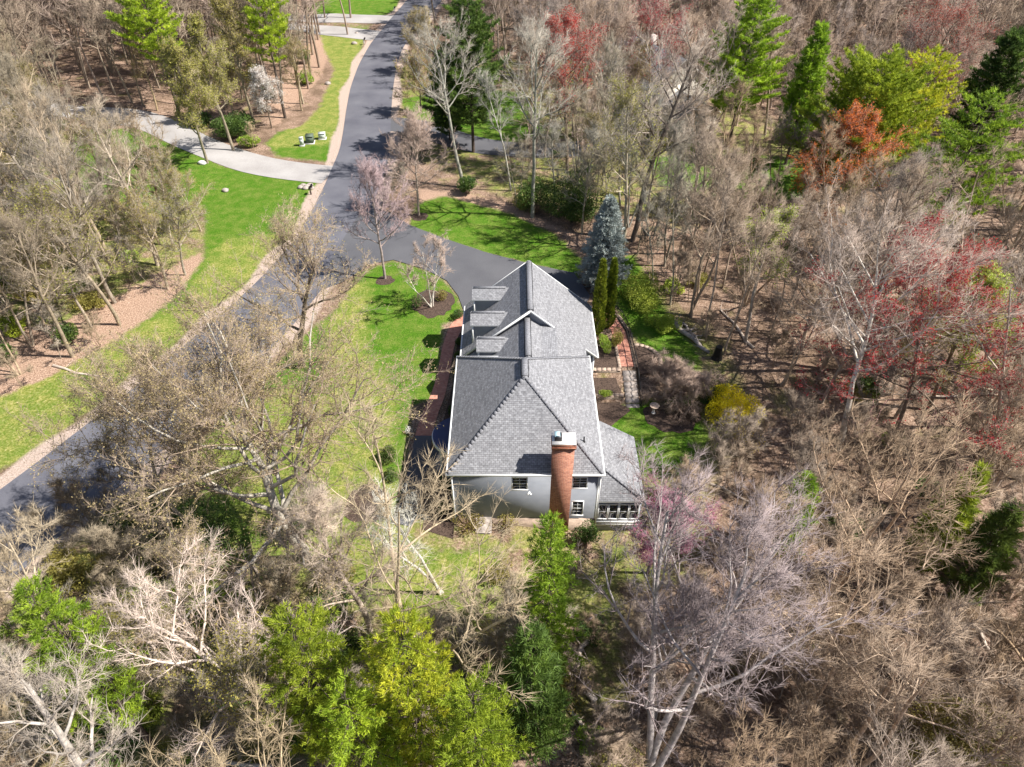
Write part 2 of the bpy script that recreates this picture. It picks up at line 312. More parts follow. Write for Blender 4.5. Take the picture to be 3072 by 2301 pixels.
def ground_mat():
    m = bpy.data.materials.new('ground'); m.use_nodes = True; N = m.node_tree.nodes; L = m.node_tree.links; b = N['Principled BSDF']; b.inputs['Roughness'].default_value = .95; b.inputs['Specular IOR Level'].default_value = .1
    tc = N.new('ShaderNodeTexCoord')
    def noise(s, det=5, r=.65, off=0):
        n = N.new('ShaderNodeTexNoise'); n.inputs['Scale'].default_value = s; n.inputs['Detail'].default_value = det; n.inputs['Roughness'].default_value = r
        mp = N.new('ShaderNodeMapping'); mp.inputs['Location'].default_value = (off, off * 1.7, 0); L.new(tc.outputs['Object'], mp.inputs[0]); L.new(mp.outputs[0], n.inputs['Vector']); return n.outputs[0]
    def ramp(src, stops):
        c = N.new('ShaderNodeValToRGB'); e = c.color_ramp.elements
        while len(e) < len(stops): e.new(.5)
        for i, (p, col) in enumerate(stops): e[i].position = p; e[i].color = (*col, 1)
        L.new(src, c.inputs[0]); return c.outputs[0]
    def mix(f, a, c):
        x = N.new('ShaderNodeMix'); x.data_type = 'RGBA'; L.new(f, x.inputs[0]); L.new(a, x.inputs[6]); L.new(c, x.inputs[7]); return x.outputs[2]
    def mask(attr, nsrc, amp=.25, lo=.46, hi=.56):
        a = N.new('ShaderNodeAttribute'); a.attribute_name = attr
        x = N.new('ShaderNodeMath'); x.operation = 'MULTIPLY_ADD'; x.inputs[1].default_value = amp; L.new(nsrc, x.inputs[0]); L.new(a.outputs['Fac'], x.inputs[2])
        y = N.new('ShaderNodeMapRange'); y.inputs[1].default_value = lo + amp * .5; y.inputs[2].default_value = hi + amp * .5; L.new(x.outputs[0], y.inputs[0]); return y.outputs[0]
    fine = noise(5, 8, .8); fine2 = noise(9, 6, .8, 31); big = noise(.22, 4, .6, 7); mid = noise(.8, 5, .7, 13)
    litter_a = ramp(fine, [(.34, (.03, .018, .012)), (.44, (.17, .105, .075)), (.54, (.36, .25, .185)), (.66, (.62, .48, .38))])
    litter_b = ramp(fine2, [(.34, (.02, .014, .009)), (.46, (.11, .072, .048)), (.58, (.26, .18, .125)), (.70, (.48, .37, .28))])
    lf_ = N.new('ShaderNodeMapRange'); lf_.inputs[1].default_value = .42; lf_.inputs[2].default_value = .58; L.new(noise(.35, 6, .75, 53), lf_.inputs[0])
    litter = mix(lf_.outputs[0], litter_a, litter_b)
    pink = ramp(fine2, [(.34, (.06, .03, .02)), (.45, (.26, .165, .115)), (.55, (.47, .32, .235)), (.68, (.72, .56, .45))])
    green = ramp(fine2, [(.33, (.014, .036, .005)), (.45, (.045, .115, .008)), (.55, (.085, .190, .012)), (.68, (.20, .29, .045))])
    yel = ramp(fine, [(.33, (.055, .075, .015)), (.47, (.19, .215, .04)), (.56, (.33, .31, .10)), (.68, (.52, .45, .24))])
    lush_f = N.new('ShaderNodeMapRange'); lush_f.inputs[1].default_value = .42; lush_f.inputs[2].default_value = .62; L.new(mid, lush_f.inputs[0])
    gy_ = mix(lush_f.outputs[0], green, yel)
    half = N.new('ShaderNodeMath'); half.operation = 'MULTIPLY'; half.inputs[1].default_value = .35; L.new(lush_f.outputs[0], half.inputs[0])
    g1 = mix(half.outputs[0], green, yel)
    inv = N.new('ShaderNodeMath'); inv.operation = 'MULTIPLY_ADD'; inv.inputs[1].default_value = .6; inv.inputs[2].default_value = .46; L.new(lush_f.outputs[0], inv.inputs[0])
    g2 = mix(inv.outputs[0], green, yel)
    grass = mix(mask('dry', mid, .3, .4, .6), g1, g2)
    moss = N.new('ShaderNodeMapRange'); moss.inputs[1].default_value = .60; moss.inputs[2].default_value = .72; moss.inputs[4].default_value = .6; L.new(big, moss.inputs[0])
    wood = mix(moss.outputs[0], litter, yel)
    ms = N.new('ShaderNodeMapRange'); ms.inputs[1].default_value = .40; ms.inputs[2].default_value = .56; ms.inputs[4].default_value = .85; L.new(noise(.5, 6, .75, 91), ms.inputs[0])
    mm_ = N.new('ShaderNodeMath'); mm_.operation = 'MULTIPLY'; L.new(ms.outputs[0], mm_.inputs[0]); L.new(mask('moss', mid, .3, .35, .65), mm_.inputs[1])
    wood = mix(mm_.outputs[0], wood, g2)
    c = mix(mask('litter', mid, .5), wood, pink)
    c = mix(mask('grass', mid, .4), c, grass)
    sand = ramp(fine2, [(.33, (.20, .14, .11)), (.46, (.38, .29, .24)), (.56, (.50, .40, .34)), (.68, (.62, .53, .46))])
    c = mix(mask('sand', mid, .22), c, sand)
    L.new(c, b.inputs['Base Color'])
    bp = N.new('ShaderNodeBump'); bp.inputs['Strength'].default_value = .9; bp.inputs['Distance'].default_value = .12; L.new(fine, bp.inputs['Height']); L.new(bp.outputs[0], b.inputs['Normal'])
    return m
M['ground'] = ground_mat()
ground = gm.build('ground', M['ground'], kind='structure')
for nm, arr in (('grass', grass_m), ('litter', lit_m), ('dry', dry_m), ('sand', sand_m), ('moss', moss_m)):
    a = ground.data.attributes.new(nm, 'FLOAT', 'POINT'); a.data.foreach_set('value', arr.astype(np.float32).ravel())

def strip_sheet(name, left, right, z, m, n=60, **kw):
    """ribbon between two polylines, resampled"""
    def res(P, n):
        P = np.asarray(P, float); s = np.r_[0, np.cumsum(np.hypot(*np.diff(P, axis=0).T))]; t = np.linspace(0, s[-1], n)
        X = np.interp(t, s, P[:, 0]); Y = np.interp(t, s, P[:, 1])
        for _ in range(2):
            X[1:-1] = (X[:-2] + 2 * X[1:-1] + X[2:]) / 4; Y[1:-1] = (Y[:-2] + 2 * Y[1:-1] + Y[2:]) / 4
        return np.stack([X, Y], 1)
    A = res(left, n); B = res(right, n); k = 5
    V = []
    for i in range(n):
        for j in range(k):
            p = A[i] + (B[i] - A[i]) * j / (k - 1); V.append((p[0], p[1], tz(*p) + z))
    F = [(i * k + j, i * k + j + 1, (i + 1) * k + j + 1, (i + 1) * k + j) for i in range(n - 1) for j in range(k - 1)]
    mb = MB(); mb.add(V, F); return mb.build(name, m, kind='structure', **kw)
def poly_sheet(name, pts, z, m, **kw):
    bmv = [(p[0], p[1], z) for p in pts]; mb = MB(); mb.add(bmv, [tuple(range(len(pts)))]); return mb.build(name, m, **kw)
strip_sheet('road', RL, RR, .06, M['asphalt'], 90)
def offset(P, d):
    P = np.asarray(P); T = np.gradient(P, axis=0); T /= np.linalg.norm(T, axis=1, keepdims=True); return P + np.stack([-T[:, 1], T[:, 0]], 1) * d
# driveways
def ribbon(name, qs, w, z, m, n=30):
    P = np.array(W(qs)); strip_sheet(name, offset(P, -w / 2), offset(P, w / 2), z, m, n)
drive = W([(715,560),(790,440),(845,462),(885,487),(960,516),(1050,546),(1150,572),(1240,590),(1275,640),(1250,690),(1150,640),(1060,640),(1030,660),(1012,700),(990,640),(965,607),(920,583),(850,562),(800,572),(740,610),(700,625)])
poly_sheet('driveway', drive, .064, M['asphalt_drive'], kind='structure')
ribbon('driveway', [(712,378),(650,372),(600,366),(540,354),(480,334),(430,312),(390,292),(350,268),(290,248),(200,240),(60,236),(-80,236)], 5.0, .045, M['old_drive'])
ribbon('driveway', [(862,42),(800,42),(700,38),(600,36)], 6, .045, M['old_drive'], 12)
ribbon('driveway', [(818,78),(760,72),(700,64),(620,58)], 6, .05, M['old_drive'], 12)
ribbon('driveway', [(838,268),(880,270),(930,284),(980,302),(1050,318),(1150,325),(1260,320),(1380,300)], 5.0, .045, M['asphalt_drive'])

# ------------------------------------------------------------------ the house
RM = [M['shingle'], M['white'], M['ridge_cap'], M['metal_dark']]
def roof_face(mb, pts, e0, e1, th=.12):
    """slab of shingles; e0,e1: two points along the eave direction, UVs in metres"""
    P = [np.array(p, float) for p in pts]; u = np.array(e1, float) - np.array(e0, float); u /= np.linalg.norm(u)
    n = np.cross(P[1] - P[0], P[2] - P[0]); n /= np.linalg.norm(n)
    if n[2] < 0: n = -n; P = P[::-1]
    v = np.cross(n, u); o = np.array(e0, float)
    uv = [((p - o) @ u, (p - o) @ v) for p in P]; k = len(P)
    mb.add(P, [tuple(range(k))], 0, uv=uv)
    low = [p - np.array([0, 0, th]) for p in P]
    mb.add(low, [tuple(range(k))[::-1]], 1)
    for i in range(k):
        a, b = P[i], P[(i + 1) % k]; c, d = low[(i + 1) % k], low[i]
        mb.add([a, d, c, b], [(0, 1, 2, 3)], 1)
def cap(mb, a, b, w=.28):
    a = np.array(a, float); b = np.array(b, float); L_ = np.linalg.norm(b - a); n = max(1, int(L_ / .3))
    for i in range(n):
        p = a + (b - a) * (i + .04) / n; q = a + (b - a) * (i + .96) / n; up = np.array([0, 0, .012 + .005 * (i % 2)])
        mb.bar(p + up, q + up, w, .035, 2)
def ridge_vent(mb, a, b):
    a = np.array(a, float); b = np.array(b, float)
    d = (b - a) / np.linalg.norm(b - a); s = np.array([-d[1], d[0], 0])
    mb.bar(a + (0, 0, .03), b + (0, 0, .03), .42, .1, 2)
    for sg in (-1, 1): mb.bar(a + s * sg * .25 + (0, 0, -.10), b + s * sg * .25 + (0, 0, -.10), .05, .09, 3)
house = thing('house', 'large grey clapboard house with a grey shingle roof and a tall brick chimney', 'house', (.9, 38, 0))
def hpart(mb, name, mats, parent=house, **kw):
    o = mb.build(name, mats, parent, **kw); 
    if parent is house: o.location = (-.9, -38, 0)
    return o
# main walls
walls = MB(); walls.box(-3.98, 5.75, 30.66, 42.4, -1.6, 5.02)
walls.box(-3.85, 5.8, 42.4, 45.45, -1.2, 2.85)
walls.box(-3.95, 6.8, 45.45, 52.25, -1.2, 2.85)
# gables of garage (near and far)
gr_x, gr_z, gs = 1.43, 7.6, .836
for y0, y1 in ((45.45, 45.65), (52.05, 52.25)):
    V = [(-3.95, y0, 2.85), (6.8, y0, 2.85), (gr_x, y0, gr_z - .2), (-3.95, y1, 2.85), (6.8, y1, 2.85), (gr_x, y1, gr_z - .2)]
    walls.add(V, [(0, 1, 2)]); walls.add(V, [(3, 5, 4)]); walls.add(V, [(0, 2, 5, 3), (1, 4, 5, 2)])
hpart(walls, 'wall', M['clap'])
for xa, xb, ya_, zb_ in ((-4.01, -3.88, 30.63, 4.82), (5.65, 5.78, 30.63, 4.82), (-4.01, -3.88, 42.36, 4.82), (6.70, 6.83, 45.41, 2.85)):
    tr = MB(); tr.box(xa, xb, ya_, ya_ + .1, -1.0, zb_); hpart(tr, 'corner_board', M['white'])
tr = MB(); tr.box(-4.02, 5.79, 30.625, 30.69, 4.82, 5.0); hpart(tr, 'frieze_board', M['white'])
# main hip roof
E5 = 5.1; rz_ = 9.05; x0, x1, y0, y1 = -4.2, 5.95, 30.6, 42.6; xr = .86; ya, yb = 35.75, 37.55
A, B, C_, D_ = (x0, y0, E5), (x1, y0, E5), (x1, y1, E5), (x0, y1, E5); R1, R2 = (xr, ya, rz_), (xr, yb, rz_)
rf = MB()
roof_face(rf, [A, B, R1], A, B); roof_face(rf, [B, C_, R2, R1], B, C_); roof_face(rf, [C_, D_, R2], C_, D_); roof_face(rf, [D_, A, R1, R2], D_, A)
for a, b in ((A, R1), (B, R1), (C_, R2), (D_, R2)): cap(rf, a, b, .24)
ridge_vent(rf, R1, R2)
main_roof = hpart(rf, 'roof', RM)
gt = MB()
def gut(a, b): gt.bar(a, b, .11, .11)
gut((x0 - .06, y0, E5 - .07), (x0 - .06, y1, E5 - .07)); gut((x0 - .11, y0 - .06, E5 - .07), (x1 + .11, y0 - .06, E5 - .07)); gut((x1 + .06, y0, E5 - .07), (x1 + .06, y1, E5 - .07)); gut((x0 - .11, y1 + .06, E5 - .07), (x1 + .11, y1 + .06, E5 - .07))
gut((-4.26, 45.2, 2.83), (-4.26, 52.5, 2.83)); gut((7.1, 45.2, 2.83), (7.1, 52.5, 2.83)); gut((-3.98, 42.75, 2.75), (-3.98, 45.1, 2.75))
gt.bar((5.80, 30.58, 4.95), (5.80, 30.58, -.3), .07, .07, up=(0, 1, 0)); gt.bar((-3.93, 30.58, 4.95), (-3.93, 30.58, 0), .07, .07, up=(0, 1, 0))
hpart(gt, 'gutter', M['white'])
# middle roof
mx_, mz, ms = 1.2, 6.84, .777
mr = MB(); lx, rx = -3.95, 5.98
def mzr(x): return mz - abs(x - mx_) * ms
roof_face(mr, [(lx, 40.4, mzr(lx)), (mx_, 40.4, mz), (mx_, 45.44, mz), (lx, 45.44, mzr(lx))], (lx, 45.44, mzr(lx)), (lx, 40.4, mzr(lx)))
mk = [(mx_, mz), (2.25, 6.10), (3.5, 5.96), (rx, 3.95)]
for (xa, za), (xb, zb) in zip(mk[:-1], mk[1:]): roof_face(mr, [(xb, 38.5 if xa > 3 else 39.6, zb), (xa, 38.5 if xa > 3 else 39.6, za), (xa, 45.44 if xa < 3 else 45.12, za), (xb, 45.44 if xa < 3 else 45.12, zb)], (xb, 40.4, zb), (xb, 45.12, zb), .1 if xa < 3 else .14)
ridge_vent(mr, (mx_, 40.6, mz), (mx_, 45.4, mz))
hpart(mr, 'roof', RM)
# garage roof
gr = MB(); gl, gR, gy0, gy1 = -4.2, 7.05, 45.2, 52.5; ez = gr_z - (gR - gr_x) * gs
def grz(x): return gr_z - abs(x - gr_x) * gs
roof_face(gr, [(gl, gy0, grz(gl)), (gr_x, gy0, gr_z), (gr_x, gy1, gr_z), (gl, gy1, grz(gl))], (gl, gy1, grz(gl)), (gl, gy0, grz(gl)))
roof_face(gr, [(gR, gy0, grz(gR)), (gr_x, gy0, gr_z), (gr_x, gy1, gr_z), (gR, gy1, grz(gR))], (gR, gy0, grz(gR)), (gR, gy1, grz(gR)))
ridge_vent(gr, (gr_x, gy0 + .15, gr_z), (gr_x, gy1 - .15, gr_z))
garage_roof = hpart(gr, 'roof', RM)
for yy in (gy0 - .03, gy1 + .03):
    for xx in (gl, gR):
        rk = MB(); rk.bar((xx, yy, grz(xx) - .07), (gr_x, yy, gr_z - .07), .05, .16, up=(0, 0, 1)); hpart(rk, 'rake_board', M['white'])
# dormers
def window(parent, x0, x1, z0, z1, y, facing='-y', div=2, name='window'):
    """window in a plane y=const facing -y; or facing -x/+x with y as x const and x range as y range"""
    f = MB(); g = MB(); t = .07
    def bx(mb, a0, a1, c0, c1, d0, d1):
        if facing == '-y': mb.box(a0, a1, y - d1, y - d0, c0, c1)
        elif facing == '-x': mb.box(y - d1, y - d0, a0, a1, c0, c1)
        elif facing == '+x': mb.box(y + d0, y + d1, a0, a1, c0, c1)
        else: mb.box(a0, a1, y + d0, y + d1, c0, c1)
    bx(f, x0 - t, x1 + t, z1, z1 + t, 0, .06); bx(f, x0 - t - .03, x1 + t + .03, z0 - t, z0, 0, .09)
    bx(f, x0 - t, x0, z0, z1, 0, .06); bx(f, x1, x1 + t, z0, z1, 0, .06)
    zm = (z0 + z1) / 2; bx(f, x0, x1, zm - .02, zm + .02, .012, .045)
    if div > 1:
        for i in range(1, div): xx = x0 + (x1 - x0) * i / div; bx(f, xx - .01, xx + .01, z0, z1, .012, .035)
        for zz in ((z0 + zm) / 2, (z1 + zm) / 2): bx(f, x0, x1, zz - .008, zz + .008, .012, .033)
    bx(g, x0, x1, z0, z1, -.02, .01)
    fo = f.build(name, M['white'], parent); go = g.build('pane', M['glass'], fo)
    if parent is house: fo.location = (-.9, -38, 0)
    return fo
def dormer(yc, xf, zr, host, hw=.86, rise=.52):
    ov = .13; ze = zr - rise; sl = rise / hw
    xin = lambda z: (gr_x - (gr_z - z) / gs) if host == 'g' else (mx_ - (mz - z) / ms)
    d = MB(); ov_e = ze - sl * ov
    xr2 = xin(zr); xe = xin(ov_e)
    for s in (-1, 1):
        ye = yc + s * (hw + ov)
        pts = [(xf - ov, yc, zr), (xf - ov, ye, ov_e), (xe + .05, ye, ov_e), (xr2 + .1, yc, zr)]
        roof_face(d, pts, pts[1], pts[2], .09)
    d.bar((xf - ov + .1, yc, zr + .02), (xr2 - .3, yc, zr + .02), .22, .05, 2)
    do = hpart(d, 'dormer_roof', RM)
    w = MB(); hb = (grz if host == 'g' else mzr)(xf) - .3; top = ze - .02
    V = [(xf, yc - hw, hb), (xf, yc + hw, hb), (xf, yc + hw, top), (xf, yc, zr - .12), (xf, yc - hw, top)]
    w.add(V, [(0, 4, 3, 2, 1)])
    xt = xin(top) + .1
    for s in (-1, 1):
        yy = yc + s * hw; w.add([(xf, yy, hb), (xf, yy, top), (xt, yy, top)], [(0, 1, 2) if s < 0 else (0, 2, 1)])
    wo = w.build('dormer_wall', M['clap'], do)
    for s in (-1, 1): c = MB(); c.box(xf - .03, xf + .1, yc + s * hw - .05, yc + s * hw + .05, hb, top); c.build('corner_board', M['white'], do)
    window(do, yc - .4, yc + .4, hb + .55, top - .15, xf, '-x', 2)
dormer(50.5, -3.25, 6.2, 'g'); dormer(47.0, -3.24, 6.15, 'g'); dormer(44.15, -2.66, 5.72, 'm', .84, .5)
# near wall windows
window(house, .03, .97, 3.55, 4.68, 30.66); window(house, 4.02, 4.9, 3.7, 4.68, 30.66); window(house, 4.1, 4.8, .85, 2.25, 30.66)
for yy in (32.4, 40.2): window(house, yy, yy + 1, 3.3, 4.6, -3.98, '-x'); 
for yy in (32.2, 40.6): window(house, yy, yy + 1, .9, 2.3, -3.98, '-x')
for yy in (37.5, 40.5): window(house, yy, yy + 1, 3.3, 4.6, 5.75, '+x')
for yy in (38.0, 41.0): window(house, yy, yy + 1.1, .7, 2.1, 5.75, '+x')
window(house, 43.2, 44.2, .8, 2.1, -3.85, '-x')
dr = MB(); dr.box(-4.06, -3.97, 35.6, 36.6, 0, 2.1); dd = hpart(dr, 'door', M['navy']); 
kn = MB(); kn.cyl((-4.1, 36.45), .03, .03, 1.0, 1.06, 8); k_ = kn.build('handle', M['metal_dark'], dd)
# garage doors on far gable
gd = MB()
for xx in (-2.6, 2.2): gd = MB(); gd.box(xx, xx + 2.9, 52.25, 52.32, 0, 2.2); hpart(gd, 'garage_door', M['white'])
# round porch on the front
po = MB(); n = 20; pc = (-3.98, 36.2); pr_ = 1.85
th = [math.pi / 2 + math.pi * i / n for i in range(n + 1)]
rim = [(pc[0] + pr_ * math.cos(t), pc[1] + pr_ * math.sin(t)) for t in th]
for z0_, z1_, mi, sc in ((2.72, 2.98, 1, 1.0), (2.98, 3.1, 0, .96)):
    P = [(pc[0] + (a - pc[0]) * sc, pc[1] + (b - pc[1]) * sc) for a, b in rim]
    V = [(a, b, z0_) for a, b in P] + [(a, b, z1_) for a, b in P]; m_ = len(P)
    po.add(V, [(i, i + m_, i + 1 + m_, i + 1) for i in range(m_ - 1)], mi); po.add(V[m_:], [tuple(range(m_))], mi); po.add(V[:m_], [tuple(range(m_))[::-1]], mi)
porch = hpart(po, 'porch_roof', [M['navy'], M['white']])
for yy in (34.9, 37.5):
    c = MB(); c.cyl((-5.1, yy), .11, .1, .16, 2.72, 14); c.build('column', M['white'], porch)
st = MB(); P = [(pc[0] + (a - pc[0]) * .98, pc[1] + (b - pc[1]) * .98) for a, b in rim]; V = [(a, b, 0) for a, b in P] + [(a, b, .17) for a, b in P]; m_ = len(P)
st.add(V, [(i, i + m_, i + 1 + m_, i + 1) for i in range(m_ - 1)]); st.add(V[m_:], [tuple(range(m_))]); st.build('step', M['stone'], porch)
# sunroom
sx1, sy0, sy1, sz = 9.0, 30.55, 36.6, 2.35
sw = MB(); sw.box(5.75, 8.8, 30.70, 36.4, -2.0, 2.3); sr_w = hpart(sw, 'sunroom_wall', M['clap'])
sr = MB(); hz = 4.25; yi = 32.3
roof_face(sr, [(5.77, sy0, sz), (sx1, sy0, sz), (5.77, yi, hz)][:3], (5.77, sy0, sz), (sx1, sy0, sz))
roof_face(sr, [(sx1, sy0, sz), (sx1, sy1, sz), (5.77, sy1 + .25, hz - .1), (5.77, yi, hz)], (sx1, sy0, sz), (sx1, sy1, sz))
cap(sr, (sx1, sy0, sz), (5.8, yi, hz), .2)
hpart(sr, 'sunroom_roof', RM)
for i in range(4): xx = 5.95 + i * .71; window(house, xx, xx + .55, .4, 1.85, 30.70, div=1)
for i in range(5): yy = 31.3 + i * 1.0; window(house, yy, yy + .7, .45, 1.75, 8.8, '+x', div=1)
tb = MB(); tb.box(5.80, 8.86, 30.56, 30.72, -.02, .16); tb.box(5.80, 8.86, 30.60, 30.72, -.32, -.14); hpart(tb, 'trim_board', M['white'])
# chimney
ch = MB(); ch.box(2.55, 3.92, 30.46, 31.35, -1.2, 7.55)
ch.box(2.50, 3.97, 30.41, 31.40, 7.55, 7.66); ch.box(2.46, 4.01, 30.37, 31.44, 7.66, 7.78); ch.box(2.50, 3.97, 30.41, 31.40, 7.78, 8.0)
chim = hpart(ch, 'chimney', M['brick'])
cc = MB(); cc.box(2.48, 3.99, 30.39, 31.42, 8.0, 8.09); cc.build('chimney_cap', M['concrete'], chim)
fl = MB(); fl.box(2.65, 3.1, 30.65, 31.1, 8.09, 8.42); fl.build('flue', M['metal_dark'], chim)
bc = MB(); bc.box(2.64, 2.98, 30.72, 31.12, 8.46, 8.5); bc.box(2.66, 2.7, 30.7, 30.74, 8.42, 8.46); bc.box(2.92, 2.96, 31.08, 31.12, 8.42, 8.46); bc.build('flue_cover', M['bluecap'], chim)
fb = MB(); fb.box(3.1, 3.2, 30.6, 30.7, 8.14, 8.2); 
# roof vent pipes
for (px_, py_) in ((4.75, 32.6),):
    zz = 5.1 + (5.95 - px_) * .805
    v = MB(); v.cyl((px_, py_), .05, .05, zz - .1, zz + .4, 10); v.cyl((px_, py_), .11, .06, zz - .05, zz + .08, 10); v.build('vent_pipe', M['metal_dark'], main_roof)
# outdoor lamp on the near wall
lp = MB(); lp.box(1.1, 1.2, 30.58, 30.66, 3.2, 3.3); lp.bar((1.15, 30.6, 3.22), (1.02, 30.48, 3.12), .09, .09); lp.bar((1.15, 30.6, 3.22), (1.28, 30.48, 3.12), .09, .09); hpart(lp, 'flood_light', M['white'])
# bulkhead door and near-side stone step
bk = MB(); V = [(-2.5, 29.7, 0), (-1.4, 29.7, 0), (-1.4, 30.66, .55), (-2.5, 30.66, .55), (-2.5, 30.66, 0), (-1.4, 30.66, 0)]; bk.add(V, [(0, 1, 2, 3)]); bk.add(V, [(0, 3, 4), (1, 5, 2)])
hpart(bk, 'bulkhead_door', M['stone'])
fd = MB(); fd.box(-4.02, 5.78, 30.62, 30.658, -1.6, .42); hpart(fd, 'foundation', M['capstone'])

# ------------------------------------------------------------------ walks, beds, retaining walls
strip_sheet('brick_walk', [(-4.9, 55.5), (-5.9, 53.0), (-6.3, 50), (-6.45, 46), (-6.8, 43.5), (-7.3, 41.5), (-7.6, 39)], [(-3.9, 54.6), (-4.8, 52.4), (-5.25, 50), (-5.4, 46), (-5.6, 43.5), (-6.0, 41.5), (-6.3, 39)], .05, M['paver'], 40)
strip_sheet('front_walk', [(-7.6, 39), (-7.7, 36), (-8.0, 33), (-8.4, 30.6)], [(-6.3, 39), (-6.3, 36), (-6.5, 33), (-6.9, 30.2)], .055, M['asphalt_drive'], 20)
poly_sheet('front_walk', [(-6.3, 37.6), (-6.3, 34.9), (-5.0, 35.0), (-5.0, 37.5)], .06, M['asphalt_drive'], kind='structure')
poly_sheet('planting_bed', [(-5.0, 52.2), (-5.05, 45), (-5.3, 42.5), (-5.8, 38.5), (-5.9, 34.5), (-6.2, 30), (-4.0, 29.2), (-3.97, 45.4), (-3.95, 52.2)], .02, M['mulch'], kind='structure')
poly_sheet('patio_walk', [(8.3, 56.2), (7.0, 55.2), (7.6, 54.0), (9.2, 52.8), (9.35, 50), (9.4, 47.4), (10.62, 47.4), (10.6, 50), (10.5, 52.4), (9.9, 54.4), (9.1, 55.6)], .05, M['paver'], kind='structure')
def arcp(cx, cy, r, a0, a1, n): return [(cx + r * math.cos(RAD(a0 + (a1 - a0) * i / n)), cy + r * math.sin(RAD(a0 + (a1 - a0) * i / n))) for i in range(n + 1)]
def bed(cx, cy, r, z, label=None, rough=.12, seed=1, sx=1):
    rg = random.Random(seed); mb = MB(); n = 26; V = [(cx, cy, z + .1)]
    for i in range(n): rr = r * (1 + rg.uniform(-rough, rough)); V.append((cx + sx * rr * math.cos(i * 2 * math.pi / n), cy + rr * math.sin(i * 2 * math.pi / n), z + .015))
    mb.add(V, [(0, i + 1, (i + 1) % n + 1) for i in range(n)]); o = mb.build('planting_bed', M['mulch'], kind='structure'); return o
poly_sheet('planting_bed', [(6.9, 50.2), (9.3, 50.2), (9.35, 47.3), (6.9, 47.3)], .03, M['mulch'], kind='structure')
poly_sheet('planting_bed', [(6.4, 46.6), (9.3, 46.6), (9.3, 44.5), (6.4, 44.5)], -.5, M['mulch'], kind='structure')
poly_sheet('planting_bed', [(10.9, 50.2)] + arcp(10.9, 48.2, 2.0, 88, -60, 14) + [(10.9, 46.4)], .06, M['mulch'], kind='structure')
poly_sheet('planting_bed', [(6.2, 43.9), (9.5, 43.9), (9.9, 42.9), (8.4, 41.4), (7.2, 40.0), (6.1, 40.0)], -.97, M['mulch'], kind='structure')
bed(-3.8 - 6.5, 32.3, 1.7, tz(-10.3, 32.3), seed=4)
bed(*at(832, 606), .9, 0, seed=2); bed(*at(907, 468), 1.0, 0, seed=3)
bed(*at(935, 655), 2.3, 0, seed=5, sx=.9); bed(*at(1455, 880), 1.9, -.98, seed=6, sx=1.2)
def rwall(name, label, pts, z0, z1, w=.32):
    t = thing(name, label, 'retaining wall', (*pts[0], z0)); b_ = MB(); c_ = MB()
    for a, b in zip(pts[:-1], pts[1:]):
        b_.bar((*a, (z0 + z1 - .1) / 2), (*b, (z0 + z1 - .1) / 2), w, z1 - .1 - z0, 0)
        L_ = math.hypot(b[0] - a[0], b[1] - a[1]); n = max(1, int(L_ / .42))
        for i in range(n):
            p = [a[k] + (b[k] - a[k]) * (i + .02) / n for k in (0, 1)]; q = [a[k] + (b[k] - a[k]) * (i + .98) / n for k in (0, 1)]
            c_.bar((*p, z1 - .045), (*q, z1 - .045), w + .07, .09, 0)
    for mb, nm, m_ in ((b_, 'block_course', M['block']), (c_, 'capstone', M['capstone'])):
        o = mb.build(nm, m_, t); o.location = (-pts[0][0], -pts[0][1], -z0)
    return t
rwall('retaining_wall', 'upper stone retaining wall with pale capstones behind the two level beds right of the house', [(6.9, 47.0), (9.45, 47.0)], -.8, .1)
rwall('retaining_wall', 'lower stone retaining wall with pale capstones beside the garden steps', [(6.5, 44.3), (9.45, 44.3)], -1.3, -.45)
rwall('retaining_wall', 'curved stone wall round the half-moon mulch bed by the walk', [(10.95, 50.4)] + arcp(10.95, 48.25, 2.15, 88, -55, 12), -.7, .16, .26)
rwall('retaining_wall', 'straight stone edging wall along the outer side of the brick garden walk', [(9.4, 55.7), (10.2, 54.6), (10.75, 52.6), (10.8, 50), (10.82, 47.2)], -.3, .14, .22)
rwall('retaining_wall', 'short stone edging wall between the brick garden walk and the level upper bed', [(9.36, 50.3), (9.40, 47.2)], -.2, .1, .2)
rwall('retaining_wall', 'thin stone edging wall at the top of the level upper bed', [(6.9, 50.35), (9.3, 50.35)], -.2, .12, .2)
stp = thing('garden_steps', 'stone steps going down from the brick walk to the back lawn', 'steps', (10.1, 47, 0))
for i in range(7):
    s_ = MB(); s_.box(9.6, 10.72, 46.9 - (i + 1) * .52, 46.92 - i * .52, -1.3, -.0 - i * .155); o = s_.build('tread', M['stone'], stp); o.location = (-10.1, -47, 0)
rl = thing('railing', 'black iron railing along the brick garden walk and steps', 'railing', (10.8, 47, 0))
pth = [(8.9, 56.1, .0), (9.8, 55.3, 0), (10.4, 54.1, 0), (10.72, 52.4, 0), (10.78, 50, 0), (10.8, 47.2, 0), (10.82, 45, -.6), (10.84, 43.2, -1.0)]
hr = MB(); ps = MB()
for a, b in zip(pth[:-1], pth[1:]):
    hr.bar((a[0], a[1], a[2] + .95), (b[0], b[1], b[2] + .95), .05, .05); hr.bar((a[0], a[1], a[2] + .2), (b[0], b[1], b[2] + .2), .035, .035)
    n = max(2, int(math.dist(a, b) / .16))
    for i in range(n): p = [a[k] + (b[k] - a[k]) * i / n for k in range(3)]; ps.box(p[0] - .011, p[0] + .011, p[1] - .011, p[1] + .011, p[2] + .02, p[2] + .95)
for mb, nm in ((hr, 'rail'), (ps, 'baluster')): o = mb.build(nm, M['iron'], rl); o.location = (-10.8, -47, 0)
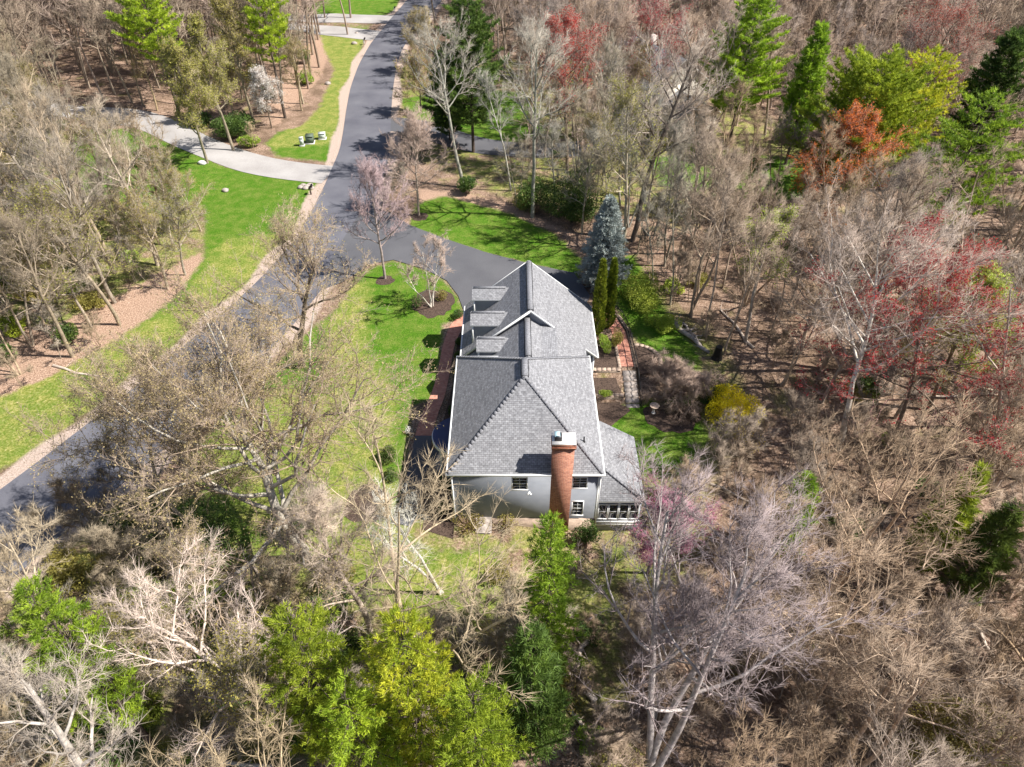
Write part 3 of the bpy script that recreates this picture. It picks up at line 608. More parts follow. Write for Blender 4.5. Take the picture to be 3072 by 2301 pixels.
# bird bath
bbx, bby = 11.75, 42.6; bb = thing('bird_bath', 'pale stone bird bath under the bare weeping tree on the back lawn', 'bird bath', (bbx, bby, tz(bbx, bby)))
p1 = MB(); p1.cyl((0, 0), .2, .16, 0, .1, 16); p1.cyl((0, 0), .1, .07, .1, .4, 14); p1.cyl((0, 0), .07, .12, .4, .72, 14); p1.build('pedestal', M['concrete'], bb)
p2 = MB(); n = 22; rr = [(.1, .72), (.34, .8), (.40, .9), (.36, .9), (.30, .84), (0.01, .82)]
V = [(r * math.cos(2 * math.pi * i / n), r * math.sin(2 * math.pi * i / n), z) for r, z in rr for i in range(n)]
p2.add(V, [(k * n + i, k * n + (i + 1) % n, (k + 1) * n + (i + 1) % n, (k + 1) * n + i) for k in range(5) for i in range(n)]); p2.build('basin', M['capstone'], bb)
# utility boxes
def ubox(x, y, w, d, h, m_, label, name='utility_box', rz=0.1):
    t = thing(name, label, 'utility box', (x, y, tz(x, y)), rz)
    b_ = MB(); b_.box(-w / 2, w / 2, -d / 2, d / 2, .1, h); b_.build('cabinet', m_, t)
    c_ = MB(); c_.box(-w / 2 - .03, w / 2 + .03, -d / 2 - .03, d / 2 + .03, h, h + .07); c_.build('lid', m_, t)
    d_ = MB(); d_.box(-w / 2 - .1, w / 2 + .1, -d / 2 - .1, d / 2 + .1, 0, .1); d_.build('pad', M['concrete'], t)
    e_ = MB(); e_.box(-.03, .03, -d / 2 - .05, -d / 2, h * .45, h * .6); e_.build('handle', M['metal_dark'], t)
bx_, by_ = at(677, 308)
ubox(bx_ - .4, by_, 1.0, 1.1, 1.0, M['green_box'], 'dark green utility cabinet, largest of the three by the road')
ubox(bx_ + 1.0, by_ + 1.3, .9, .7, .8, M['pale_box'], 'pale utility cabinet behind the dark green one by the road')
ubox(bx_ - 1.3, by_ - 1.0, .5, .5, 1.1, M['pale_box'], 'slim pale utility pedestal in front of the dark green cabinet')
# mailboxes
def mailbox(q, label, white=True):
    x, y = at(*q); t = thing('mailbox', label, 'mailbox', (x, y, tz(x, y)))
    a = MB(); a.box(-.07, .07, -.07, .07, 0, 1.05); a.box(-.07, .35, -.05, .05, .9, 1.0); a.build('post', M['white'] if white else M['pine_bark'], t)
    b_ = MB(); n = 10; V = []
    for yy in (-.3, .3):
        V += [(-.12 + .2, yy, 1.0), (.12 + .2, yy, 1.0)] + [(.2 + .12 * math.cos(math.pi * i / 8), yy, 1.15 + .12 * math.sin(math.pi * i / 8)) for i in range(9)]
    m2 = 11; b_.add(V, [(i, (i + 1) % m2, m2 + (i + 1) % m2, m2 + i) for i in range(m2)]); b_.add(V[:m2], [tuple(range(m2))]); b_.add(V[m2:], [tuple(range(m2))[::-1]]); b_.build('box', M['iron'], t)
mailbox((787, 97), 'black mailbox on white post beside the nearer upper driveway'); mailbox((852, 28), 'black mailbox on white post beside the farther upper driveway', True)
mailbox((672, 420), 'black mailbox on a dark post below the pale side driveway', False)
lx_, ly_ = at(787, 60)
# rocks
rg = np.random.default_rng(5)
def rock(q, s, label, cat='rock', group=None, z=0):
    x, y = at(*q); mb = MB(); n1, n2 = 7, 5; V = []; rr = rg.uniform(.75, 1.15, (n2 + 1, n1))
    for j in range(n2 + 1):
        for i in range(n1): a = 2 * math.pi * i / n1; e = math.pi * (j / n2 - .5); V.append((s * rr[j, i] * math.cos(e) * math.cos(a), s * .8 * rr[j, i] * math.cos(e) * math.sin(a), s * .5 * math.sin(e) * 1.1 + s * .2))
    mb.add(V, [(j * n1 + i, j * n1 + (i + 1) % n1, (j + 1) * n1 + (i + 1) % n1, (j + 1) * n1 + i) for j in range(n2) for i in range(n1)])
    o = mb.build('rock', M['stone']); o.location = (x, y, tz(x, y)); tag(o, label, cat, group); return o
for q in ((655, 402), (663, 404), (670, 401), (660, 408), (672, 407), (649, 406)): rock(q, .45, 'small stone in the rock pile below the pale side driveway', group='stones of the rock pile')
rock((438, 357), .6, 'white boulder on the grass below the pale side driveway').data.materials[0] = M['concrete']
rock((487, 413), .5, 'lone pale boulder on the dark green roadside grass')
rock((708, 182), .6, 'lone boulder on the dry grass beside the upper road')
rock((770, 72), .4, 'dark rock between the two upper driveways'); rock((765, 95), .6, 'long low rock by the nearer upper driveway')
for i, q in enumerate([(745, 1000 * 0 + 60)]): pass
# neighbour house seen through the trees
nb = thing('house', 'cream neighbouring house with grey roof hidden behind bare trees', 'house', (20.5, 109, 0), RAD(-62))
w_ = MB(); w_.box(-7, 7, -4.5, 4.5, -.5, 5.4)
for xx in (-7, 6.8):
    V = [(xx, -4.5, 5.4), (xx, 4.5, 5.4), (xx, 0, 8.6), (xx + .2, -4.5, 5.4), (xx + .2, 4.5, 5.4), (xx + .2, 0, 8.6)]; w_.add(V, [(0, 2, 1)]); w_.add(V, [(3, 4, 5)])
w_.box(7, 12, -3.5, 3.0, -.5, 2.7)
w_.build('wall', M['cream'], nb)
r_ = MB(); roof_face(r_, [(-7.4, -4.9, 5.2), (7.4, -4.9, 5.2), (7.4, 0, 8.8), (-7.4, 0, 8.8)], (-7.4, -4.9, 5.2), (7.4, -4.9, 5.2)); roof_face(r_, [(-7.4, 4.9, 5.2), (7.4, 4.9, 5.2), (7.4, 0, 8.8), (-7.4, 0, 8.8)], (-7.4, 4.9, 5.2), (7.4, 4.9, 5.2))
roof_face(r_, [(7, -3.9, 2.6), (12.4, -3.9, 2.6), (12.4, -.2, 4.6), (7, -.2, 4.6)], (7, -3.9, 2.6), (12.4, -3.9, 2.6)); roof_face(r_, [(7, 3.4, 2.6), (12.4, 3.4, 2.6), (12.4, -.2, 4.6), (7, -.2, 4.6)], (7, 3.4, 2.6), (12.4, 3.4, 2.6))
r_.build('roof', RM, nb)
for xx in (-5.5, -2.5, .5, 3.5):
    for z0_ in (.9, 3.6): window(nb, xx, xx + 1, z0_, z0_ + 1.4, -4.5, '-y')
for yy in (-3, 0, 2.2): window(nb, yy, yy + .9, 3.6, 5, -7, '-x')
c_ = MB(); c_.box(-1.5, -.5, -.3, .8, 7.5, 9.8); c_.build('chimney', M['stone'], nb)

# ------------------------------------------------------------------ vegetation generators
def nrm(v): return v / max(1e-9, math.sqrt(v[0] * v[0] + v[1] * v[1] + v[2] * v[2]))
def skeleton(rng, H, R, base=.3, nl=14, elev=(25, 60), trop=.05, wob=(.05, .12, .18, .22), r0=None, n2=7, n3=4, lean=(0, 0), stems=1, top=.9, l2=.42, l3=.42):
    segs = [[], [], [], []]; tw = []
    r0 = r0 or H * .011 + .03
    def grow(p, d, L, r, lev):
        n = (9, 6, 4, 3)[lev]
        kids = []
        for i in range(n):
            d = nrm(d + rng.normal(0, wob[lev], 3) + np.array([0, 0, trop if lev else 0.02])); q = p + d * (L / n)
            ra = r * (1 - .72 * i / n); rb = r * (1 - .72 * (i + 1) / n); segs[lev].append((p, q, ra, rb))
            if lev >= 2 or (lev == 1 and i >= 2):
                tw.append((q, d, lev))
            kids.append((q, d, rb, (i + 1) / n)); p = q
        return kids
    def child(d, ang):
        a = nrm(np.cross(d, rng.normal(size=3))); b = math.cos(ang) * d + math.sin(ang) * a; b[2] += .12; return nrm(b)
    for s in range(stems):
        d0 = nrm(np.array([lean[0], lean[1], 1.0]) + (rng.normal(0, .22, 3) * (1, 1, 0) if stems > 1 else 0))
        p0 = np.array([0, 0, -.25]) + (rng.normal(0, .12, 3) * (1, 1, 0) if stems > 1 else 0)
        Kt = grow(p0, d0, H * top, r0 / (stems ** .4), 0)
        P = [k[0] for k in Kt]; az = rng.uniform(0, 6.28)
        m = nl // stems
        for i in range(m):
            t = base + (1 - base) * (i + .5) / m; f = t * (len(Kt) - 1); k = int(min(f, len(Kt) - 2)); w = f - k
            p = P[k] * (1 - w) + P[k + 1] * w; az += 2.4 + rng.normal(0, .3)
            e = RAD(elev[0] + (elev[1] - elev[0]) * ((t - base) / (1 - base)) + rng.normal(0, 6))
            d = nrm(np.array([math.cos(az) * math.cos(e), math.sin(az) * math.cos(e), math.sin(e)]) + np.array([lean[0], lean[1], 0]) * .5)
            u = (t - base) / (1 - base); L = R * (1.25 - .55 * abs(u - .35) - .35 * u * u) * rng.uniform(.8, 1.15)
            K1 = grow(p, d, L, r0 * .45 * (1 - .6 * u) / (stems ** .3), 1)
            for j in range(n2):
                k = K1[int(min(len(K1) - 1, 1 + j * (len(K1) - 1) / n2))]; d2 = child(k[1], RAD(rng.uniform(25, 55)))
                L2 = L * l2 * rng.uniform(.7, 1.2) * (1.1 - .4 * k[3])
                K2 = grow(k[0], d2, L2, max(.026, k[2] * .6), 2)
                for jj in range(n3):
                    k2 = K2[jj % len(K2)]; d3 = child(k2[1], RAD(rng.uniform(25, 60))); grow(k2[0], d3, L2 * l3 * rng.uniform(.7, 1.2), max(.015, k2[2] * .6), 3)
    return segs, tw
def make_bare(name, label, seed, H=17, R=4.5, leaf=None, nleaf=0, lsize=.1, spk=5, spl=(.35, .8), spr=.008, leafr=.35, barkc=(.2, .15, .11), twigc=(.3, .22, .17), lthresh=0., **kw):
    rng = np.random.default_rng(seed); segs, tw = skeleton(rng, H, R, **kw)
    t = thing(name, label, 'tree')
    def arr(S): return [np.array([s[i] for s in S]) for i in range(4)]
    a = MB(); a.tubes(*arr(segs[0]), n=7); a.tubes(*arr(segs[1]), n=5)
    tr = a.build('trunk', M['bark'], t); tr.color = (*barkc, 1)
    c = MB(); c.tubes(*arr(segs[2]), n=4); c.tubes(*arr(segs[3]), n=3)
    P = np.array([x[0] for x in tw]); D = np.array([x[1] for x in tw])
    P = np.repeat(P, spk, 0); D = np.repeat(D, spk, 0); D = D + rng.normal(0, .55, D.shape); D[:, 2] += .15; D /= np.linalg.norm(D, axis=1, keepdims=True)
    L = rng.uniform(*spl, len(P)); Q = P + D * L[:, None]
    c.tubes(P, Q, np.full(len(P), spr), np.zeros(len(P)), n=3)
    mats = [M['twig']]
    if leaf:
        mats.append(M[leaf]); idx = rng.integers(0, len(Q), nleaf); X = P[idx] + (Q[idx] - P[idx]) * rng.uniform(.4, 1.05, (nleaf, 1)) + rng.normal(0, leafr * .15, (nleaf, 3))
        if lthresh: X = X[X[:, 2] > H * lthresh]
        c.leaves(X, lsize * rng.uniform(.6, 1.3, len(X)), rng, 1)
    cr = c.build('crown', mats, t); cr.color = (*twigc, 1); DIM[t.name] = (H, R, 1 if leaf else (.7 if any(w in label for w in ('huge', 'wide bare', 'leaning bare', 'lower left edge')) else 0))
    return t
def make_conifer(name, label, seed, H=18, R=3.2, base=.25, mat_='pine', step=.6, nb=6, tuft=9, tl=.34, twd=.06, up=.25, droop=0, prof=.8, dens=1.0, bark=(.1, .075, .06), lean=(0, 0), trunk_r=None, irr=.35, cat='tree', spacing=.24):
    rng = np.random.default_rng(seed); t = thing(name, label, cat)
    z0 = H * base; tr = trunk_r or H * .012
    n = 8; Z = np.linspace(-.2, H * .98, n + 1); X = np.array([[lean[0] * z, lean[1] * z, z] for z in Z])
    a = MB(); rr = tr * (1 - .9 * np.linspace(0, 1, n + 1)); a.tubes(X[:-1], X[1:], rr[:-1], rr[1:], n=7)
    S0, S1, SR0, SR1 = [], [], [], []; P, D = [], []
    z = z0; az = 0
    while z < H * .985:
        u = (z - z0) / (H - z0); Lb = R * ((1 - u) ** prof) * min(1, .55 + u * 3) + .15
        for i in range(nb):
            az += 2 * math.pi / nb + rng.normal(0, .25); L = Lb * rng.uniform(1 - irr, 1.08)
            d = np.array([math.cos(az), math.sin(az), up - droop * (1 - u) + rng.normal(0, .06)]); d = nrm(d); p = np.array([lean[0] * z, lean[1] * z, z + rng.uniform(-.2, .2) * step])
            m = 4
            pts = [p]
            for k in range(m): d = nrm(d + np.array([0, 0, .05])); pts.append(pts[-1] + d * L / m)
            for k in range(m): S0.append(pts[k]); S1.append(pts[k + 1]); r = tr * .22 * (L / R) * (1 - k / m) + .008; SR0.append(r); SR1.append(r * .7)
            side = nrm(np.cross(d, (0, 0, 1)))
            nt = int(L / spacing * dens) + 2
            for k in range(nt):
                f = .22 + .78 * ((k + rng.random()) / nt) ** .62; q = np.array(pts[min(m - 1, int(f * m))]); q = q + (pts[min(m, int(f * m) + 1)] - q) * (f * m - int(f * m) if f < 1 else 1)
                wmax = L * .42 * (1 - f) + .12
                for _ in range(1 + int(wmax / .22)):
                    s = rng.uniform(-1, 1); P.append(q + side * s * wmax + np.array([0, 0, rng.normal(0, .06)]) - d * abs(s) * wmax * .2); D.append(nrm(d * .8 + side * s * 1.0 + np.array([0, 0, .15])))
        z += step * rng.uniform(.85, 1.15) * (1 - .35 * u)
    P.append(np.array([lean[0] * H, lean[1] * H, H])); D.append(np.array([0, 0, 1.]))
    a.tubes(S0, S1, SR0, SR1, n=4)
    a.build('trunk', M['pine_bark'], t)
    P = np.repeat(np.array(P), tuft, 0); D = np.repeat(np.array(D), tuft, 0) + rng.normal(0, .75, (len(P), 3)); D[:, 2] += .4; D /= np.linalg.norm(D, axis=1, keepdims=True)
    P = P + rng.normal(0, .05, P.shape)
    c = MB(); c.blades(P, D, tl * rng.uniform(.6, 1.2, len(P)), twd * rng.uniform(.7, 1.3, len(P)), rng); c.build('crown', M[mat_], t); DIM[t.name] = (H, R, 1.2)
    return t
def make_shrub(name, label, seed, rx=1.5, ry=1.5, h=1.6, mat_='rhodo', n=5000, size=.1, lobes=9, stems=14, cat='shrub', core=.55, stemc=(.2, .14, .1), flat=.9, gap=0.0, bottom=.1):
    rng = np.random.default_rng(seed); t = thing(name, label, cat)
    C = []
    for i in range(lobes):
        a = rng.uniform(0, 6.28); q = math.sqrt(rng.random()) * .62; C.append((rx * q * math.cos(a), ry * q * math.sin(a), h * rng.uniform(.35, .72), rng.uniform(.32, .5)))
    C = np.array(C); k = rng.integers(0, lobes, n); d = rng.normal(size=(n, 3)); d /= np.linalg.norm(d, axis=1, keepdims=True); r = rng.uniform(core, 1.0, n) ** .6
    X = C[k, :3] + d * (r * C[k, 3])[:, None] * np.array([rx, ry, h * .85]); X = X[(X[:, 2] > bottom * h)]
    S0 = np.zeros((stems, 3)); S0[:, :2] = rng.normal(0, .1 * rx, (stems, 2)); S0[:, 2] = -.1; ci = rng.integers(0, lobes, stems); S1 = C[ci, :3] + rng.normal(0, .15 * rx, (stems, 3))
    a = MB(); a.tubes(S0, S1, np.full(stems, .03), np.full(stems, .012), n=4); ss = a.build('stem', M['bark'], t); ss.color = (*stemc, 1)
    c = MB(); c.leaves(X, size * rng.uniform(.6, 1.3, len(X)), rng, 0, flat); c.build('foliage', M[mat_], t); return t
def make_column(name, label, seed, H=7, r=.6, n=9000, mat_='thuja'):
    rng = np.random.default_rng(seed); t = thing(name, label, 'tree')
    z = rng.random(n) ** .8; a = rng.uniform(0, 6.28, n); prof = np.minimum(1, (z + .05) * 8) * np.clip((1 - z), 0, 1) ** .42
    lump = 1 + .16 * np.sin(a * 3 + z * 17) + .12 * np.sin(a * 5 - z * 29 + 1); rr = r * prof * lump * rng.uniform(.72, 1.05, n)
    P = np.stack([rr * np.cos(a), rr * np.sin(a), z * H], 1); D = np.stack([np.cos(a) * .5, np.sin(a) * .5, np.ones(n)], 1) + rng.normal(0, .3, (n, 3)); D /= np.linalg.norm(D, axis=1, keepdims=True)
    c = MB(); c.blades(P, D, rng.uniform(.15, .32, n), rng.uniform(.06, .12, n), rng); c.build('crown', M[mat_], t)
    b = MB(); b.tubes([(0, 0, -.1)], [(0, 0, H * .9)], [.12], [.02], n=6); b.build('trunk', M['pine_bark'], t); return t
FEAT = []; DIM = {}
def put(t, x, y, rz=None, s=1.0, z=None):
    if t.name in DIM: FEAT.append((x, y, *DIM[t.name], t['label']))
    t.location = (x, y, tz(x, y) if z is None else z); t.rotation_euler = (0, 0, rz or 0); t.scale = (s, s, s); return t
def top_at(q, z): return at(q[0], q[1], z)

RNG = random.Random(77); NR = np.random.default_rng(77)
BR, TW = (.26, .20, .155), (.36, .28, .22)
GREY, PALE, PURP = (.40, .38, .34), (.58, .52, .46), (.36, .26, .29)

# ---- singled-out bare and budding trees
def by_top(q, zc): x, y = at(q[0], q[1], zc); return x, y
x, y = at(832, 603); put(make_bare('bare_tree', 'purple-tinged bare tree in a mulch ring at the driveway mouth', 11, H=11.4, R=3.7, base=.28, nl=20, elev=(22, 70), n2=7, n3=4, barkc=(.34, .27, .25), twigc=(.38, .28, .28), spk=4, spr=.009, spl=(.3, .6), trop=.1), x, y)
x, y = at(905, 466); put(make_bare('bare_tree', 'round bare tan tree in a mulch ring across the driveway', 12, H=10.6, R=4.0, base=.22, nl=20, elev=(10, 75), n2=8, n3=4, barkc=(.40, .31, .25), twigc=(.44, .33, .27), spk=4, spr=.008, spl=(.3, .6)), x, y)
x, y = at(652, 790); put(make_bare('oak_tree', 'bare oak with a forked trunk leaning over the far edge of the road', 13, H=13.0, R=6.2, base=.30, nl=13, elev=(15, 70), n2=9, n3=5, barkc=(.16, .12, .09), twigc=(.38, .29, .21), spk=4, leaf='oakbud', nleaf=5000, lsize=.12, wob=(.08, .2, .25, .28), r0=.30), x, y)
x, y = at(560, 960, 11); put(make_bare('oak_tree', 'huge spreading oak dotted with beige buds over the lower road', 14, H=14.5, R=9.0, base=.24, nl=22, elev=(12, 66), n2=11, n3=7, barkc=(.42, .38, .32), twigc=(.34, .26, .19), spk=5, leaf='oakbud', nleaf=42000, lsize=.095, wob=(.1, .22, .26, .28), r0=.42, l2=.45, l3=.42), x + .5, y)
x, y = at(330, 960, 9); put(make_bare('oak_tree', 'smaller oak full of beige buds hanging over the road at lower left', 15, H=12.5, R=6.2, base=.28, nl=14, elev=(10, 60), n2=10, n3=6, barkc=(.36, .3, .25), twigc=(.36, .28, .21), spk=4, leaf='oakbud', nleaf=17000, lsize=.095, wob=(.1, .2, .25, .28)), x, y)
x, y = at(935, 1120, 8); put(make_bare('bare_tree', 'small pale grey tree with upswept branches at the near left house corner', 16, H=11, R=2.8, base=.42, nl=14, elev=(45, 78), n2=6, n3=3, barkc=(.55, .52, .44), twigc=(.52, .50, .43), spk=2, spr=.008, wob=(.05, .15, .25, .3), stems=2), x, y, 1)
x, y = at(745, 1160, 10); put(make_bare('bare_tree', 'tall tan bare tree standing in the rough grass left of the pale grey tree', 17, H=14.5, R=3.4, base=.3, nl=17, elev=(40, 75), barkc=(.42, .34, .27), twigc=(.46, .37, .29), spk=5), x, y)
x, y = at(1500, 1380, 13); put(make_bare('bare_tree', 'huge lilac-grey bare tree with several trunks right of the narrow pine', 18, H=18.5, R=6.2, base=.30, nl=24, elev=(35, 75), stems=3, n2=8, n3=4, barkc=(.46, .41, .39), twigc=(.31, .25, .245), spk=4, spr=.009, trop=.1, r0=.34), x, y, 2)
x, y = at(1340, 1330, 10); put(make_bare('bare_tree', 'lilac-tinted bare tree just below the sunroom', 19, H=13, R=3.6, base=.35, nl=14, elev=(45, 78), n2=7, n3=3, barkc=(.45, .40, .38), twigc=(.31, .25, .245), spk=3, spr=.008, trop=.12), x + 3.0, y)
x, y = at(520, 1500, 8); put(make_bare('bare_tree', 'leaning bare tree with long pale bark-stripped limbs fanning to the left', 20, H=15.5, R=4.6, base=.35, nl=15, elev=(25, 60), n2=8, n3=4, barkc=(.66, .55, .47), twigc=(.58, .47, .40), spk=3, lean=(-1.0, .45), r0=.26), x + 4.5, y - 1.0)
x, y = at(10, 1570, 14); put(make_bare('bare_tree', 'pale grey bare tree at the lower left edge of the photo', 21, H=17, R=3.2, base=.4, nl=12, elev=(35, 75), barkc=(.48, .43, .38), twigc=(.40, .34, .28), spk=3, r0=.28), x, y)
x, y = at(1880, 720, 9); put(make_bare('bare_tree', 'wide bare tree with pale whitish trunk among brown woods right of the yellow shrub', 22, H=18, R=7.5, base=.42, nl=15, elev=(25, 65), n2=9, n3=5, barkc=(.66, .60, .52), twigc=(.46, .37, .31), spk=4, wob=(.07, .16, .2, .25), r0=.24), x, y - 2)
for i, (q, lab) in enumerate([((1100, 400), 'first'), ((1165, 480), 'second')]): pass
x, y = at(1000, 405); put(make_bare('bare_tree', 'grey-green bare tree leaning left behind the island lawn', 23, H=19, R=5, base=.4, nl=14, elev=(25, 65), barkc=(.30, .29, .24), twigc=(.40, .36, .30), spk=4, lean=(-.12, .1), r0=.24), x, y)
x, y = at(1150, 470); put(make_bare('bare_tree', 'tall grey-green bare tree rising from the litter edge of the island lawn', 24, H=21, R=5, base=.42, nl=15, elev=(35, 70), barkc=(.28, .27, .22), twigc=(.40, .36, .30), spk=4, lean=(-.06, .05), r0=.24), x, y)
x, y = at(1365, 520); put(make_bare('bare_tree', 'dark-trunked bare tree leaning right beside the blue spruce', 25, H=22, R=6.0, base=.36, nl=14, elev=(25, 65), barkc=(.14, .11, .09), twigc=(.42, .35, .29), spk=4, lean=(.16, .1), r0=.30), x, y)
x, y = at(930, 664); put(make_bare('birch_tree', 'small white-stemmed birch clump in the front lawn bed', 26, H=7.2, R=2.0, base=.35, nl=16, elev=(40, 75), stems=4, barkc=(.72, .66, .58), twigc=(.42, .32, .26), spk=3, spr=.008, spl=(.2, .45), r0=.11), x, y)
x, y = at(1480, 815, 1.5); wt = make_bare('weeping_tree', 'domed brown bare weeping tree over the bird bath', 27, H=3.3, R=2.5, base=.35, nl=26, elev=(5, 70), trop=-.14, n2=10, n3=6, barkc=(.30, .22, .17), twigc=(.46, .34, .27), spk=4, spr=.008, spl=(.3, .6), r0=.13, top=.7); put(wt, x, y)
x, y = at(1240, 100, 15); put(make_bare('maple_tree', 'crimson-budded maple in the woods behind the island lawn', 28, H=19, R=4.0, base=.4, nl=15, leaf='redbud', nleaf=8000, lsize=.15, leafr=1.5, twigc=(.34, .22, .18)), x, y)
x, y = at(1420, 80, 13); put(make_bare('maple_tree', 'wide dull-red budding maple near the top centre of the photo', 29, H=17, R=6, base=.4, nl=16, leaf='redbud', nleaf=6000, lsize=.14, leafr=1.5, twigc=(.34, .24, .2)), x, y)
x, y = at(1830, 340, 9.5); put(make_bare('maple_tree', 'orange-red budding maple in front of the big pine', 30, H=12.5, R=5.2, base=.25, nl=20, elev=(15, 70), leaf='orangebud', nleaf=11000, lsize=.15, twigc=(.42, .2, .13)), x, y)
x, y = at(2040, 730, 10); put(make_bare('maple_tree', 'red-budded maple spreading wide in the woods at right', 31, H=15, R=7.5, base=.3, nl=20, elev=(10, 60), leaf='redbud', nleaf=26000, lsize=.12, twigc=(.40, .24, .2), lthresh=.5), x, y)
x, y = at(2010, 75, 14); put(make_bare('maple_tree', 'red-budded maple beyond the big pine at upper right', 32, H=17, R=6, base=.4, nl=15, leaf='redbud', nleaf=6000, lsize=.14, leafr=1.5, twigc=(.34, .22, .18)), x, y)
x, y = at(1430, 1095, 6); put(make_bare('maple_tree', 'small magenta-budded tree beside the sunroom', 33, H=8.5, R=2.6, base=.3, nl=16, elev=(30, 75), leaf='magenta', nleaf=7000, lsize=.1, twigc=(.40, .2, .26)), x, y)
x, y = at(570, 200, 5); put(make_bare('flowering_tree', 'white-blossoming small tree at the wood edge by the upper lawn', 34, H=8, R=2.2, base=.2, nl=14, elev=(40, 75), leaf='blossom', nleaf=5000, lsize=.14, twigc=(.4, .33, .28)), x, y)
x, y = at(1655, 575, 8); put(make_bare('bare_tree', 'slender tree with a fresh lime-green top among thin pale trunks', 35, H=13, R=2.8, base=.45, nl=13, elev=(35, 75), leaf='spring', nleaf=5500, lsize=.14, barkc=(.42, .36, .3), twigc=(.4, .34, .24)), x, y)
x, y = at(2130, 650, 10); put(make_bare('bare_tree', 'yellow-green leafing tree right of the red-budded maple', 36, H=14, R=2.8, base=.3, nl=15, leaf='spring', nleaf=12000, lsize=.16, twigc=(.4, .32, .2)), x, y)
x, y = at(2150, 1540, 6); put(make_shrub('flowering_shrub', 'large yellow-olive leafing thicket at the lower right corner', 37, 3.6, 3.2, 5.5, 'olive', 16000, .13, 16, 30), x, y)
for q, H_, R_, lab, seed in (((455, 140), 17, 3.6, 'tall olive-budded tree directly above the pale side driveway', 41), ((400, 190), 15, 3.2, 'left of the two olive-budded trees above the pale side driveway, slightly shorter', 42), ((505, 90), 17, 3.4, 'olive-budded tree at the upper wood edge left of the road', 43)):
    x, y = at(*q, H_ * .65); put(make_bare('budding_tree', lab, seed, H=H_, R=R_, base=.2, nl=18, elev=(40, 78), leaf='olive', nleaf=12000, lsize=.17, barkc=(.3, .25, .18), twigc=(.38, .32, .2)), x, y)
x, y = at(905, 90, 5); put(make_bare('budding_tree', 'yellow-olive budding tree beside the upper road, right of it', 44, H=9, R=3.4, base=.15, nl=18, elev=(20, 75), leaf='olive', nleaf=6000, lsize=.14, twigc=(.38, .3, .2)), x, y)
x, y = at(905, 185, 4); put(make_bare('budding_tree', 'low russet budding tree below the yellow-olive one beside the road', 45, H=7.5, R=3.2, base=.15, nl=18, elev=(20, 75), leaf='olive', nleaf=4500, lsize=.16, twigc=(.36, .24, .16)), x, y)

# ---- conifers
def pine(q, H, R, lab, seed, zt=None, **kw):
    x, y = at(q[0], q[1], H); return put(make_conifer('pine_tree', lab, seed, H, R * (1.35 if y > 40 else .84), **kw), x, y, seed)
pine((1195, 1095), 16.0, 3.1, 'narrow bright green pine in front of the brick chimney', 51, base=.15, prof=.5, dens=.95, nb=5, tl=.22, twd=.04, tuft=20, irr=.6, step=.75)
pine((620, 1330), 16, 4.3, 'bright green pine at lower left of centre, left of the yellow-tipped pine', 52, base=.3, prof=.5, dens=.95, nb=5, tl=.22, twd=.04, tuft=20, irr=.6, step=.8, up=.3)
pine((860, 1330), 16.5, 4.2, 'yellow-tipped pine below the front lawn', 53, mat_='pine_gold', base=.3, prof=.5, dens=.95, nb=5, tl=.22, twd=.04, tuft=20, irr=.6, step=.8, up=.3)
pine((1020, 1480), 15.5, 4.2, 'bright green pine at the bottom edge right of the yellow-tipped pine', 54, base=.3, prof=.5, dens=.95, nb=5, tl=.22, twd=.04, tuft=20, irr=.6, step=.8, up=.3)
pine((740, 1490), 13.5, 3.6, 'bright green pine low between the left and the yellow-tipped pines', 75, base=.3, prof=.5, dens=.95, nb=5, tl=.22, twd=.04, tuft=20, irr=.6, step=.8)
pine((1150, 1350), 12.5, 3.0, 'dark green pine crowded below the narrow bright pine', 55, base=.15, mat_='pine_dark', prof=.6, dens=1.2, nb=7, tl=.36)
pine((50, 1265), 16, 3.4, 'bright lime pine at the left edge near the bottom', 56, base=.3, prof=.5, dens=.95, nb=5, tl=.22, twd=.04, tuft=20, irr=.6, step=.8, up=.3)
pine((2140, 985), 12, 2.0, 'bright-tipped dark pine on the right edge below the middle', 57, base=.25, mat_='pine', prof=.6, dens=1.2, nb=7, tl=.4)
pine((2215, 1070), 10, 2.6, 'dark green pine on the right edge behind the bright-tipped one', 58, base=.2, mat_='pine_dark', prof=.6, dens=1.2, nb=7, tl=.4)
pine((1910, 135), 17, 7.6, 'biggest round green pine at upper right', 59, base=.2, prof=.4, dens=.9, nb=6, tl=.42, twd=.10, spacing=.3, step=.95, irr=.5, up=.45)
pine((2025, 115), 16, 5.6, 'yellow-green pine touching the right side of the biggest pine', 60, mat_='pine_gold', base=.3, prof=.5, dens=.6, nb=5, tl=.4, twd=.09, spacing=.3, step=1.0, irr=.6, up=.4)
pine((2150, 200), 18, 5.2, 'dark open-branched pine at upper right near the photo edge', 61, base=.35, mat_='pine', prof=.45, dens=.7, nb=5, tl=.4, twd=.09, irr=.5, step=1.3, spacing=.3, up=.15)
pine((1010, -10), 19, 5.4, 'large pine beside the upper road that throws a shadow on it', 62, base=.2, mat_='pine_dark', prof=.5, dens=.9, nb=6, tl=.42, twd=.10, spacing=.3, step=.85, irr=.5, up=.35)
pine((960, 105), 12, 3.2, 'shorter dark pine between the road and the large pine', 63, base=.1, mat_='pine_dark', prof=.6, nb=6, tl=.5, twd=.1, spacing=.3)
pine((1645, -25), 19, 5.6, 'tall two-toned pine at the top edge right of centre', 64, base=.2, prof=.55, dens=.8, nb=6, tl=.42, twd=.10, spacing=.3, step=.9, irr=.5, up=.3)
pine((1778, 50), 17, 2.3, 'slim light green pine left of the biggest pine', 65, base=.15, prof=.55, dens=.8, nb=6, tl=.5, twd=.11, spacing=.3)
